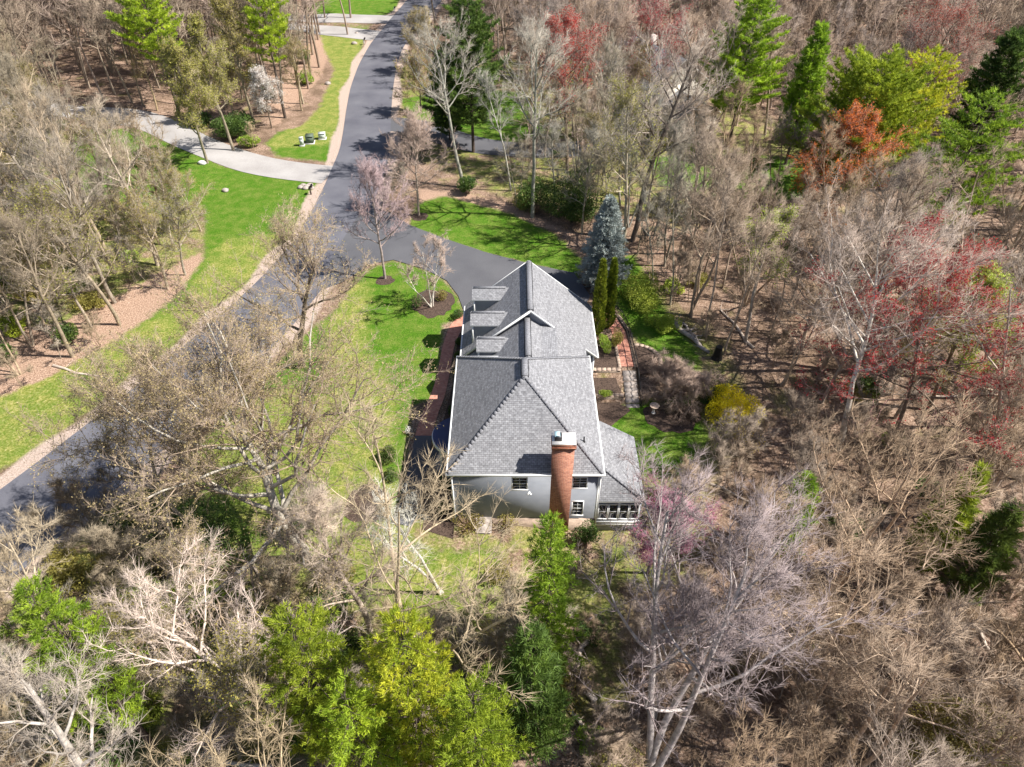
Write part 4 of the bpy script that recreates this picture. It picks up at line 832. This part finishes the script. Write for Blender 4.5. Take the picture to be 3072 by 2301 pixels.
pine((285, -85), 20, 5.4, 'bright green pine at the top left edge', 66, base=.4, prof=.5, dens=.7, nb=5, tl=.42, twd=.10, spacing=.3, step=1.1, irr=.55, up=.35)
pine((545, -80), 20, 4.0, 'green pine at the top edge between the left woods and the road', 67, base=.4, prof=.5, dens=.7, nb=5, tl=.42, twd=.10, spacing=.3, step=1.1, irr=.55, up=.35)
pine((2205, 60), 18, 3.6, 'pine at the very top right corner', 68, base=.25, mat_='pine_dark', prof=.55, dens=.8, nb=6, tl=.5, twd=.12, spacing=.3, step=.8)
pine((1760, 1000), 9, 2.2, 'small green pine half hidden in brown twigs at right', 69, base=.15, prof=.6, nb=6)
x, y = at(1245, 440, 2); put(make_shrub('evergreen_shrub', 'broad dark evergreen thicket behind the blue spruce', 70, 4.6, 4.0, 5.2, 'rhodo', 16000, .17, 18, 24), x, y)
x, y = at(1165, 425, 2); put(make_shrub('evergreen_shrub', 'sparser dark evergreen left of the broad one behind the island lawn', 71, 3.0, 2.8, 4.0, 'rhodo', 6000, .17, 14, 20), x, y)
x, y = at(1300, 618); put(make_conifer('spruce_tree', 'silvery blue spruce behind the garage', 72, 9.9, 2.9, base=.02, mat_='spruce', step=.36, nb=11, tuft=8, tl=.2, twd=.06, up=.02, droop=.12, prof=.75, dens=1.3, irr=.12, spacing=.2), x, y)
x, y = at(1288, 722); put(make_column('arborvitae', 'left column of the pair of arborvitae behind the garage, taller', 73, 7.9, .62), x, y)
x, y = at(1312, 706); put(make_column('arborvitae', 'right column of the pair of arborvitae behind the garage, slimmer', 74, 7.3, .55), x, y)

# ---- shrubs
def shrub(q, lab, seed, rx, ry, h, mat_, n=4000, size=.12, zc=0, **kw):
    x, y = at(q[0], q[1], zc); return put(make_shrub('shrub', lab, seed, rx, ry, h, mat_, n, size, **kw), x, y)
shrub((1385, 640), 'big lime-green shrub beside the brick garden walk', 81, 2.3, 4.6, 2.6, 'spring', 12000, .11, 1, lobes=18)
shrub((1430, 700), 'lower lime-green shrub at the foot of the big one by the walk', 82, 1.8, 2.0, 1.7, 'spring', 5000, .11, .5)
shrub((1592, 858), 'bright yellow forsythia bush at the edge of the back lawn', 83, 2.9, 2.7, 2.7, 'forsythia', 14000, .09, 1.2, lobes=12)
shrub((1620, 935), 'sparser yellow-orange forsythia growing low behind the bright one', 84, 1.6, 1.5, 1.5, 'forsythia', 1500, .08, .5)
shrub((1299, 925), 'golden yellow globe shrub against the back wall of the house', 85, .75, 1.3, 1.9, 'goldleaf', 4000, .09, 1)
shrub((1305, 745), 'yellow-green low shrub at the foot of the arborvitae', 86, .7, 1.4, 1.0, 'spring', 2600, .09, .3)
shrub((1335, 735), 'russet ornamental shrub between the arborvitae and the brick walk', 87, .8, 1.5, 1.1, 'olive', 2200, .09, .4)
shrub((500, 280), 'large dark green evergreen shrub above the pale side driveway', 88, 4.2, 3.6, 3.2, 'rhodo', 9000, .2, 1, lobes=16)
shrub((435, 255), 'smaller dark green evergreen shrub left of the large one above the side driveway', 89, 2.2, 2.0, 2.4, 'rhodo', 4000, .2, 1)
shrub((540, 310), 'olive-green shrub at the driveway edge under the large evergreen one', 90, 2.0, 1.3, 1.6, 'spring', 2500, .16, .5)
shrub((585, 205), 'green bush beside the white-blossoming tree', 91, 1.3, 1.3, 1.9, 'rhodo', 2200, .16, .5)
shrub((660, 175), 'bright green bush on the dry bank left of the upper road', 92, 1.6, 1.6, 2.0, 'spring', 2600, .18, .5)
shrub((655, 130), 'dark green bush above the bright green one on the bank', 93, 1.6, 1.6, 2.2, 'rhodo', 2600, .18, .5)
shrub((30, 700), 'bright green shrub on the pink leaf litter at the left edge', 94, 2.2, 1.8, 1.8, 'pine', 5000, .14, .8)
shrub((85, 630), 'olive shrub behind the bright green one at the left edge', 95, 2.6, 2.0, 1.8, 'olive', 4000, .15, .8)
shrub((190, 650), 'olive-brown shrub near the grove trunks at left', 96, 2.2, 1.5, 1.4, 'olive', 3500, .14, .8)
shrub((40, 560), 'dull olive thicket at the left edge above the pink litter', 97, 3.0, 2.2, 2.2, 'olive', 4500, .16, .8)
shrub((400, 1130), 'wide dark evergreen thicket under the huge oak', 98, 4.4, 3.6, 3.4, 'rhodo', 16000, .13, 3, lobes=18)
shrub((310, 1090), 'dark evergreen bush at the shoulder of the lower road', 99, 2.2, 1.8, 2.4, 'rhodo', 6000, .13, 2)
shrub((275, 1230), 'lime-green shrub among pale branches below the lower road', 100, 1.5, 1.4, 2.2, 'spring', 5000, .13, 3)
shrub((620, 1130), 'green shrub at the near side of the huge oak', 101, 1.8, 1.6, 2.2, 'rhodo', 6000, .12, 1)
shrub((720, 1230), 'olive shrub in the rough grass below the front lawn', 102, 2.0, 1.8, 1.8, 'olive', 5000, .1, 1)
shrub((840, 985), 'russet-green shrub in the round bed of the front lawn', 103, 1.2, 1.0, 1.3, 'rhodo', 3000, .09, .5)
shrub((850, 1025), 'small dark shrub at the near side of the round front bed', 104, .7, .7, .8, 'rhodo', 1600, .08, .3)
shrub((905, 655), 'dark brown twiggy bush left of the birch clump', 105, 1.2, 1.0, 1.4, 'rhodo', 900, .09, .5, stems=60, stemc=(.16, .11, .08))
shrub((952, 640), 'reddish-brown twiggy bush right of the birch clump', 106, 1.1, 1.0, 1.4, 'olive', 900, .08, .5, stems=60, stemc=(.3, .17, .12))
shrub((990, 680), 'low grey-green shrub at the near corner of the garage drive', 107, .9, .7, .9, 'rhodo', 1500, .09, .4)
shrub((885, 930), 'white-flowering shrub at the shaded walk', 108, .5, .6, .6, 'blossom', 500, .07, .4)
shrub((1310, 860), 'green perennial clump under the lower stone wall', 109, .8, .6, .6, 'spring', 1200, .08, -.9)
shrub((1010, 1130), 'brown twiggy foundation shrub below the near wall', 110, 1.4, 1.0, 1.3, 'olive', 1200, .09, .5, stems=90, stemc=(.34, .23, .17))
shrub((1090, 1125), 'pinkish-brown foundation shrub left of the chimney', 111, 1.2, .9, 1.5, 'olive', 700, .09, .5, stems=90, stemc=(.38, .25, .2))
shrub((1265, 1150), 'green shrub between the chimney and the sunroom', 112, 1.2, 1.0, 2.0, 'rhodo', 3500, .1, .6)
for i, (yy, r_, m_) in enumerate(((50.5, .5, 'rhodo'), (48.6, .45, 'rhodo'), (46.4, .5, 'rhodo'), (44.2, .5, 'olive'), (41.6, .6, 'rhodo'), (39.4, .6, 'rhodo'), (33.4, .7, 'rhodo'), (31.4, .6, 'rhodo'))):
    nm_ = ('farthest', 'second farthest', 'third farthest', 'fourth farthest', 'fourth nearest', 'third nearest', 'second nearest', 'nearest')[i]
    put(make_shrub('shrub', nm_ + ' round shrub in the shaded bed along the house front', 120 + i, r_, r_, r_ * 1.7, m_, 1200, .09, 6, 8), -4.75, yy)
for i, (q, lab) in enumerate((((1540, 1000 * 0 + 835), 'green shrub between the weeping tree and the forsythia'), ((1690, 300), 'green understory shrub at the sunny clearing far right of the spruce'), ((1500, 330), 'green understory shrub left in the clearing beyond the spruce'))):
    shrub(q, lab, 140 + i, 1.8, 1.6, 1.9, 'rhodo' if i == 0 else 'spring', 3500, .15, .8)
# stump and fallen logs right of the house
sx_, sy_ = at(2150 / 1.3888, 1075 / 1.3888); st_ = thing('tree_stump', 'black stump in the woods right of the garden walk', 'stump', (sx_, sy_, tz(sx_, sy_)))
a = MB(); a.cyl((0, 0), .55, .38, -.1, .35, 9, cap=False); a.cyl((0, 0), .38, .3, .35, 1.3, 9); a.build('stump', M['iron'], st_)
def log(q0, q1, r, lab):
    a = at(*q0); b = at(*q1); mb = MB(); n = 6; P = [np.array([a[0] + (b[0] - a[0]) * i / n, a[1] + (b[1] - a[1]) * i / n, 0]) for i in range(n + 1)]
    for i, p in enumerate(P): p[2] = tz(p[0], p[1]) + r * .8 + (.15 * math.sin(i * 2.1))
    Rr = [r * (1 - .5 * i / n) for i in range(n + 1)]; mb.tubes(P[:-1], P[1:], Rr[:-1], Rr[1:], n=8)
    rg = np.random.default_rng(int(q0[0])); k = 10; S = np.array([P[i] for i in rg.integers(1, n, k)]); D = rg.normal(size=(k, 3)); D[:, 2] = abs(D[:, 2]) * .6
    mb.tubes(S, S + D, np.full(k, r * .3), np.full(k, .0), n=4)
    o = mb.build('fallen_log', M['stone']); tag(o, lab, 'log')
log((1440, 690), (1530, 765), .28, 'pale fallen log slanting down toward the back garden'); log((1475, 700), (1515, 745), .12, 'thin fallen branch lying over the pale log'); log((1290, 1500), (1150, 1395), .2, 'broken pale log under the pines at the bottom')

# ------------------------------------------------------------------ the woods
protos = []
def P_(name, seed, **kw): t = make_bare(name, 'prototype', seed, **kw); t.location = (0, -400, 0); protos.append(t); return t
B_ = [P_('bare_tree', 200 + i, H=H_, R=R_, base=b_, nl=nl_, elev=e_, n2=8, n3=3, spk=3, spr=.009, spl=(.3, .8), stems=s_) for i, (H_, R_, b_, nl_, e_, s_) in enumerate([(15, 3.8, .35, 13, (35, 74), 1), (17, 4.2, .42, 13, (35, 72), 1), (12.5, 3.6, .28, 13, (30, 75), 1), (15, 4.8, .34, 14, (25, 68), 2), (14, 3.2, .45, 11, (40, 75), 1), (17, 4.6, .36, 15, (30, 72), 3), (11, 3.8, .25, 14, (25, 70), 2), (13, 4.4, .3, 12, (15, 65), 1)])]
N_ = [P_('slender_tree', 260 + i, H=H_, R=2.1, base=.45, nl=11, elev=(40, 75), n2=5, n3=2, spk=3, r0=.11, wob=(.04, .12, .18, .22)) for i, H_ in enumerate((14, 16, 12))]
O_ = [P_('budding_tree', 220 + i, H=H_, R=R_, base=.28, nl=14, elev=(30, 75), n2=7, n3=3, spk=3, leaf='olive', nleaf=5000, lsize=.12) for i, (H_, R_) in enumerate([(13, 3.8), (15, 4.0), (10, 3.4)])]
S_ = [P_('sapling', 240 + i, H=H_, R=R_, base=.15, nl=10, elev=(35, 75), n2=5, n3=3, spk=3, spr=.009, spl=(.25, .55), r0=.045, stems=s_) for i, (H_, R_, s_) in enumerate([(5, 1.5, 1), (3.5, 1.6, 3), (6.5, 1.8, 1), (4.2, 1.5, 2)])]
CLEARQ = [[(770,590),(850,545),(905,560),(900,425),(960,410),(1240,500),(1345,560),(1460,690),(1530,770),(1620,790),(1690,850),(1670,930),(1560,970),(1480,1000),(1400,990),(1400,1115),(1290,1180),(1020,1150),(940,1000),(880,1110),(800,1000),(850,870),(760,780),(680,760),(700,660)],
          [(860,-20),(980,-20),(870,130),(855,250),(840,420),(700,560),(590,640),(480,690),(300,830),(100,1010),(0,1050),(0,860),(250,735),(440,560),(470,400),(700,390),(560,340),(640,240),(700,60),(820,30)]]
CLEARQ.append([(-100,1040),(100,955),(330,825),(480,760),(420,880),(240,1040),(130,1110),(-100,1180)])
CLEARQ = [np.array(c, float) for c in CLEARQ]
NEARQ = np.array([(900,1040),(1400,1040),(1420,1160),(1260,1200),(880,1180)], float)
def q_in(polys, q): return any(bool(inpoly(np.array([q[0]]), np.array([q[1]]), p)[0]) for p in polys)
HB = [np.array(p) for p in LAWNS.values()] + [np.array(offset(RL, -1.5).tolist() + offset(RR, 1.5)[::-1].tolist()), np.array(drive), np.array([(-9, 28), (9.5, 28), (14, 42), (12, 57), (-5, 58)])]
drq = np.array(W([(712,378),(600,366),(540,354),(480,334),(430,312),(390,292),(350,268),(290,248),(200,240),(60,236)]))
HARD = np.array(offset(drq, -3).tolist() + offset(drq, 3)[::-1].tolist())
NBH = np.array([(14, 100), (28, 100), (30, 119), (14, 119)])
fixed = [(o.location.x, o.location.y) for o in COL.objects if o.parent is None and o.get('category') == 'tree' and o.location.y > -100]
def vis(x, y, h):
    a = proj(x, y, 0) if y * CP + CAM_H * SP > 1 else None; b = proj(x, y, h)
    for q in (a, b, proj(x, y, h * .6)):
        if q and -160 < q[0] < 2370 and -120 < q[1] < 1800: return True
    return False
cand = []
y = 1.0
while y < 205:
    s = 3.55 + y * .010; xm = 20 + .72 * y + 6; x = -xm
    while x < xm:
        px = x + RNG.uniform(-.42, .42) * s; py = y + RNG.uniform(-.42, .42) * s
        X = np.array([px]); Y = np.array([py]); ok = True
        for p in HB:
            if inpoly(X, Y, p)[0]: ok = False; break
        if ok and inpoly(X, Y, HARD)[0]: ok = False
        if ok and inpoly(X, Y, NBH)[0]: ok = False
        if ok and min((px - a) ** 2 + (py - b) ** 2 for a, b in fixed) < 5.5: ok = False
        H_ = 17
        if ok:
            qs = [proj(px + dx, py, z) for z, dx in ((3, 0), (8, 0), (12, -1.7), (12, 1.7), (16, 0), (9, 1.9), (9, -1.9))]
            if any(q_in(CLEARQ, q) for q in qs): ok = False
            if ok and any(q_in([NEARQ], q) for q in qs[2:5]): ok = False
            if ok:
                for fx, fy, fH, fR, lf, _l in FEAT:
                    if not lf or py > fy + 1 or abs(px - fx) > 25: continue
                    for zf in (.55, .8, .97):
                        c0 = proj(fx, fy, fH * zf); ppm = FPX / K / (fy * CP + (CAM_H - fH * zf) * SP); rr_ = fR * ppm * .62 * lf * (1.0 if zf < .9 else .5)
                        if any((q[0] - c0[0]) ** 2 + (q[1] - c0[1]) ** 2 < rr_ ** 2 for q in qs[1:]): ok = False; break
                    if not ok: break
        if ok and px > 9:
            for sx__, sy__ in ((17.5, 44.5), (12, 39)):
                for z_ in (6, 10, 14):
                    if math.hypot(px - .784 * z_ - sx__, py + .1 * z_ - sy__) < (3.6 if sx__ == 17.5 else 2.2): ok = False
        if ok and vis(px, py, H_): cand.append((px, py))
        x += s
    y += s
def cz(x, y): # clearing with a low wood behind island lawn and toward the clearing
    return False
for k in range(170):
    px, py = (RNG.uniform(-2, 33), RNG.uniform(70, 99)) if k < 60 else (RNG.uniform(15, 34), RNG.uniform(42, 70)); X = np.array([px]); Y = np.array([py])
    if any(inpoly(X, Y, p)[0] for p in HB) or inpoly(X, Y, NBH)[0] or any((px - a) ** 2 + (py - b) ** 2 < 6 for a, b in fixed + cand): continue
    if q_in(CLEARQ, proj(px, py, 0)): continue
    cand.append((px, py))
cand.sort(key=lambda p: p[1] ** 2 + p[0] ** 2)
print('woods candidates', len(cand))
def zone(x, y):
    q = proj(x, y, 9)
    if y < 30 and q[0] < 1250: return 'bottom_left'
    if q[0] < 760: return 'left' if q[1] > 280 else 'upper_left'
    if q[1] < 230: return 'top'
    if q[0] < 1480 and q[1] < 600: return 'behind'
    return 'right' if q[1] < 1000 else 'bottom_right'
ZL = dict(bottom_left=('tan bare tree in the dense foreground wood below the front lawn', 'bare trees of the foreground wood', .16),
 left=('grey-brown bare tree in the grove left of the road', 'bare trees of the left grove', .3),
 upper_left=('bare tree in the brown woods above the pale side driveway', 'bare trees of the upper left woods', .35),
 top=('pinkish-brown bare tree in the far woods along the top of the photo', 'bare trees of the far woods', .04),
 behind=('grey-barked bare tree in the wood between the island lawn and the neighbouring house', 'bare trees behind the island lawn', .12),
 right=('brown bare tree in the dense woods right of the house', 'bare trees of the right woods', .04),
 bottom_right=('reddish-brown bare tree in the thick wood at lower right', 'bare trees of the lower right wood', .03))
def bare_colour(zn):
    b = {'left': (.33, .265, .195), 'upper_left': (.31, .25, .17), 'top': (.325, .25, .20), 'behind': (.28, .25, .195), 'right': (.32, .245, .18), 'bottom_right': (.32, .24, .175), 'bottom_left': (.35, .285, .20)}[zn]
    f = RNG.uniform(.75, 1.2); w = RNG.uniform(-.02, .02); return (b[0] * f + w, b[1] * f, b[2] * f - w)
NIND = 295; used = set()
LM = [(f[0], f[1], t_) for f in FEAT for t_ in [f[5]]]
SHORT = [((-12.9, 61.3), 'the purple-tinged driveway tree'), ((-10.8, 74.6), 'the round tan island tree'), ((-18.4, 47.6), 'the forked oak'), ((-13, 31), 'the huge budding oak'), ((7, 20), 'the huge lilac-grey tree'), ((9, 59), 'the blue spruce'), ((12, 43), 'the bird bath'), ((16, 44), 'the yellow forsythia'), ((42, 80), 'the biggest pine'), ((28, 88), 'the tall two-toned pine'), ((45, 66), 'the dark open-branched pine'), ((33, 78), 'the slim light green pine'), ((30, 72), 'the orange-red maple'), ((30, 46), 'the red-budded maple'), ((20, 48), 'the wide pale-trunked tree'), ((22, 22), 'the bright-tipped dark pine'), ((23, 108), 'the cream house'), ((-7, 12), 'the yellow-tipped pine'), ((-17, 14), 'the left edge lime pine'), ((-12, 14), 'the leaning pale-limbed tree'), ((1, 18), 'the narrow bright pine'), ((-27, 94), 'the utility boxes'), ((-42, 78), 'the pale side driveway'), ((-38, 100), 'the large evergreen shrub'), ((-38, 58), 'the pink leaf litter'), ((24, 15), 'the yellow-olive thicket'), ((9, 30), 'the sunroom'), ((-50, 110), 'the top left pine'), ((2, 66), 'the island lawn'), ((-30, 40), 'the lower road'), ((20, 36), 'the back lawn'), ((-5, 95), 'the large roadside pine')]
KEYS = {'the purple-tinged driveway tree': 'purple-tinged', 'the round tan island tree': 'round bare tan', 'the forked oak': 'forked trunk', 'the huge budding oak': 'huge spreading oak', 'the huge lilac-grey tree': 'huge lilac-grey', 'the blue spruce': 'silvery blue spruce', 'the biggest pine': 'biggest round', 'the tall two-toned pine': 'two-toned', 'the dark open-branched pine': 'dark open-branched', 'the slim light green pine': 'slim light green', 'the orange-red maple': 'orange-red budding', 'the red-budded maple': 'spreading wide in the woods', 'the wide pale-trunked tree': 'wide bare tree with pale', 'the bright-tipped dark pine': 'bright-tipped dark pine on', 'the yellow-tipped pine': 'yellow-tipped pine below', 'the left edge lime pine': 'bright lime pine', 'the leaning pale-limbed tree': 'leaning bare tree with long', 'the narrow bright pine': 'narrow bright green pine', 'the top left pine': 'top left edge', 'the large roadside pine': 'large pine beside'}
SHORT = [(next(((f[0], f[1]) for f in FEAT if n_ in KEYS and KEYS[n_] in f[5]), a), n_) for a, n_ in SHORT]
LABC = {}
def relabel(x, y, s, c, src, zn, kind):
    d, (lx, ly), nm = min((math.hypot(x - a[0], y - a[1]), a, n_) for a, n_ in SHORT)
    dx, dy = x - lx, y - ly
    rel = ('right of ' if dx > 0 else 'left of ') if abs(dx) > abs(dy) else ('behind ' if dy > 0 else 'in front of ')
    far = '' if d > 9 else 'close '
    if rel in ('behind ', 'in front of ') and far: far = 'just '
    size = 'tall ' if s > 1.0 else ('short ' if s < .87 else '')
    tone = 'pale ' if sum(c) > .92 else ('dark ' if sum(c) < .76 else '')
    hue = {'left': 'grey-brown', 'upper_left': 'grey-brown', 'top': 'pinkish-brown', 'behind': 'grey', 'right': 'brown', 'bottom_right': 'reddish-brown', 'bottom_left': 'tan'}[zn]
    return f"{size}{tone}{hue} {kind} {far}{rel}{nm}".strip()
INDS = []
for i, (px, py) in enumerate(cand[:NIND]):
    zn = zone(px, py); lab, grp, bud = ZL[zn]; isb = RNG.random() < bud
    slim = (zn in ('right', 'behind')) and px < 34 and RNG.random() < .45; src = RNG.choice(O_ if isb else (N_ if slim else B_)); s = RNG.uniform(.68, 1.15) * (.85 if py < 12 else 1)
    if isb: lab = 'olive-budding ' + lab.replace('bare tree', 'tree').replace('tan ', '').replace('grey-brown ', '').replace('pinkish-brown ', '').replace('grey-barked ', '').replace('reddish-brown ', '').replace('brown tree', 'tree'); grp = grp.replace('bare', 'budding')
    rz = RNG.uniform(0, 6.28)
    if src.name not in used and src.location.y < -300 and src.name in [p.name for p in protos]:
        o = src; used.add(src.name); o.location = (px, py, tz(px, py)); o.rotation_euler = (0, 0, rz); o.scale = (s, s, s * RNG.uniform(.9, 1.1)); o['label'] = lab; o['group'] = grp
    else: o = dup(src, (px, py, tz(px, py)), rz, (s, s, s * RNG.uniform(.9, 1.1)), lab, grp)
    o.rotation_euler = (RNG.gauss(0, .05), RNG.gauss(0, .05), rz)
    c = bare_colour(zn); o['label'] = relabel(px, py, s, c, src, zn, 'budding tree' if isb else ('slender bare tree' if slim else 'bare tree')); INDS.append(o)
    for ch in o.children: ch.color = (*[v * (1.3 if ch.name.startswith('trunk') else 1.05) for v in c], 1)
def uniq(objs):
    by = {}
    for o in objs: by.setdefault(o['label'], []).append(o)
    for l_, g in by.items():
        if len(g) == 1: continue
        g.sort(key=lambda o: math.hypot(o.location.x, o.location.y)); n_ = len(g)
        nm_ = {2: ['nearer', 'farther'], 3: ['nearest', 'middle', 'farthest']}.get(n_) or ['nearest', 'second nearest', 'third nearest', 'fourth nearest', 'fifth nearest', 'sixth nearest', 'seventh nearest', 'eighth nearest', 'ninth nearest'][:n_]
        for k, o in enumerate(g):
            if k < len(nm_): o['label'] = nm_[k] + ' ' + l_
uniq(INDS)
# distant trees: one mass
rest = cand[NIND:]
dm = MB(); far_src = []
for k in range(4):
    rng = np.random.default_rng(300 + k); segs, tw = skeleton(rng, 17 + k, 4.6, base=.35, nl=13, elev=(30, 72), n2=5, n3=2)
    P = np.array([x[0] for x in tw]); D = np.array([x[1] for x in tw]); P = np.repeat(P, 2, 0); D = np.repeat(D, 2, 0) + rng.normal(0, .5, (len(P), 3)); D[:, 2] += .15; D /= np.linalg.norm(D, axis=1, keepdims=True)
    sg = segs[0] + segs[1]; far_src.append((np.array([s[0] for s in sg]), np.array([s[1] for s in sg]), np.array([s[2] for s in sg]), np.array([s[3] for s in sg]), P, P + D * rng.uniform(.8, 1.7, len(P))[:, None], np.array([s[0] for s in segs[2]]), np.array([s[1] for s in segs[2]])))
for i, (px, py) in enumerate(rest):
    a0, a1, r0_, r1_, p0, p1, b0, b1 = far_src[i % 4]; th_ = RNG.uniform(0, 6.28); s = RNG.uniform(.8, 1.1); c, sn = math.cos(th_) * s, math.sin(th_) * s
    Rm = np.array([[c, sn, 0], [-sn, c, 0], [0, 0, s]]); T = np.array([px, py, tz(px, py)]); mi = RNG.randrange(3)
    dm.tubes(a0 @ Rm + T, a1 @ Rm + T, r0_, r1_, 3, mi); dm.tubes(b0 @ Rm + T, b1 @ Rm + T, np.full(len(b0), .035), np.full(len(b0), .02), 3, mi)
    dm.tubes(p0 @ Rm + T, p1 @ Rm + T, np.full(len(p0), .026), np.zeros(len(p0)), 3, mi)
TWM = [mat('far_twig_%s' % n_, c_, var=.2, vscale=.3) for n_, c_ in (('tan', (.34, .27, .205)), ('brown', (.26, .20, .15)), ('pink', (.36, .275, .225)))]
do = dm.build('distant_wood', TWM); do['kind'] = 'stuff'; tag(do, 'far bare brown woods across the top of the photo', 'woods')
# saplings and understory
cnt = 0; tries = 0; SAP = []
while cnt < 300 and tries < 6000:
    tries += 1; qx, qy = RNG.uniform(-50, 2260), RNG.uniform(120, 1660) ; px, py = at(qx, qy)
    if py > 100 or py < 6: continue
    X = np.array([px]); Y = np.array([py])
    if any(inpoly(X, Y, p)[0] for p in HB) or inpoly(X, Y, HARD)[0] or inpoly(X, Y, NBH)[0] or q_in(CLEARQ, (qx, qy)) or q_in([NEARQ], proj(px, py, 4)): continue
    cnt += 1; SAP.append((px, py))
SL = dict(bottom_left='tan twiggy sapling in the undergrowth below the front lawn', left='grey-brown twiggy sapling in the grove left of the road', upper_left='twiggy sapling in the woods above the pale side driveway', top='twiggy sapling at the foot of the far woods', behind='grey twiggy sapling in the wood behind the island lawn', right='brown twiggy sapling on the leaf litter right of the house', bottom_right='reddish-brown twiggy sapling in the wood at lower right')
SAPO = []
for i, (px, py) in enumerate(SAP):
    zn = zone(px, py); src = S_[i % 4]; s = RNG.uniform(.7, 1.3)
    if i < 4: o = src; o.location = (px, py, tz(px, py)); o['label'] = SL[zn]; o['group'] = 'saplings: ' + zn.replace('_', ' ')
    else: o = dup(src, (px, py, tz(px, py)), RNG.uniform(0, 6.28), s, SL[zn], 'saplings: ' + zn.replace('_', ' '))
    o['category'] = 'sapling'
    c = bare_colour(zn); o['label'] = 'twiggy ' + relabel(px, py, 1.0 if s > .85 else .8, c, src, zn, 'sapling').replace('short ', 'small '); SAPO.append(o)
    for ch in o.children: ch.color = (*c, 1)
uniq(SAPO)
UP = [make_shrub('undergrowth_shrub', 'p', 400 + i, rx_, rx_ * .9, h_, m_, n_, .15, 9, 12) for i, (rx_, h_, m_, n_) in enumerate([(1.5, 1.4, 'rhodo', 2400), (1.3, 1.3, 'spring', 1600), (1.7, 1.5, 'olive', 1800), (1.2, 1.8, 'pine_dark', 2200)])]
SH = []; tries = 0
while len(SH) < 100 and tries < 5000:
    tries += 1; qx, qy = RNG.uniform(-40, 2250), RNG.uniform(180, 1650); px, py = at(qx, qy)
    w_ = .95 if (qy > 1050 and qx < 1350) or (900 < qx < 1500 and qy < 480) or qx < 450 else .18
    if py > 105 or py < 7 or RNG.random() > w_: continue
    X = np.array([px]); Y = np.array([py])
    if any(inpoly(X, Y, p)[0] for p in HB) or inpoly(X, Y, HARD)[0] or inpoly(X, Y, NBH)[0]: continue
    k = len(SH); src = UP[k % 4]; s = RNG.uniform(.55, 1.25); zn = zone(px, py); hue = ('dark green', 'lime-green', 'olive', 'deep green')[k % 4]
    lab = relabel(px, py, 1 if s > .8 else .8, (.3, .3, .3), src, zn, 'shrub').replace('short ', 'small ')
    for h_ in ('grey-brown', 'pinkish-brown', 'reddish-brown', 'brown', 'grey ', 'tan'): lab = lab.replace(h_, hue + (' ' if h_ == 'grey ' else ''), 1) if h_ in lab.split('shrub')[0] else lab
    if k < 4: o = src; o.location = (px, py, tz(px, py)); o.scale = (s, s, s); o['label'] = lab; o['group'] = 'undergrowth shrubs'
    else: o = dup(src, (px, py, tz(px, py)), RNG.uniform(0, 6.28), s, lab, 'undergrowth shrubs')
    SH.append(o)
uniq(SH)
LG = []
for k in range(26):
    for _ in range(200):
        qx, qy = RNG.uniform(0, 2212), RNG.uniform(380, 1657); px, py = at(qx, qy); X = np.array([px]); Y = np.array([py])
        if py > 8 and not any(inpoly(X, Y, p)[0] for p in HB) and not inpoly(X, Y, HARD)[0]: break
    a_ = RNG.uniform(0, 6.28); L_ = RNG.uniform(2.5, 7); r_ = RNG.uniform(.08, .2); rg_ = np.random.default_rng(900 + k); n = 5
    P = [np.array([L_ * i / n, .15 * math.sin(i * 1.7 + k), r_ * .7]) for i in range(n + 1)]; mb = MB(); Rr = [r_ * (1 - .5 * i / n) for i in range(n + 1)]; mb.tubes(P[:-1], P[1:], Rr[:-1], Rr[1:], n=7)
    S = np.array([P[i] for i in rg_.integers(1, n + 1, 9)]); D = rg_.normal(size=(9, 3)) * .9; D[:, 2] = abs(D[:, 2]) * .7; mb.tubes(S, S + D, np.full(9, r_ * .3), np.full(9, .0), n=4)
    o = mb.build('fallen_log', M['twig']); o.color = (.5, .41, .34, 1); o.location = (px, py, tz(px, py)); o.rotation_euler = (0, 0, a_)
    tag(o, ('long' if L_ > 4.5 else 'short') + ' pale fallen ' + relabel(px, py, 1, (.3, .3, .3), None, zone(px, py), 'log').split(' log ', 1)[0].split()[-1].replace('grey', 'grey') + ' log ' + relabel(px, py, 1, (.3, .3, .3), None, zone(px, py), 'log').split(' log ', 1)[1], 'log', 'fallen logs in the woods'); LG.append(o)
uniq(LG)
for p in protos:
    if p.location.y < -300:
        for ch in list(p.children): bpy.data.objects.remove(ch)
        bpy.data.objects.remove(p)
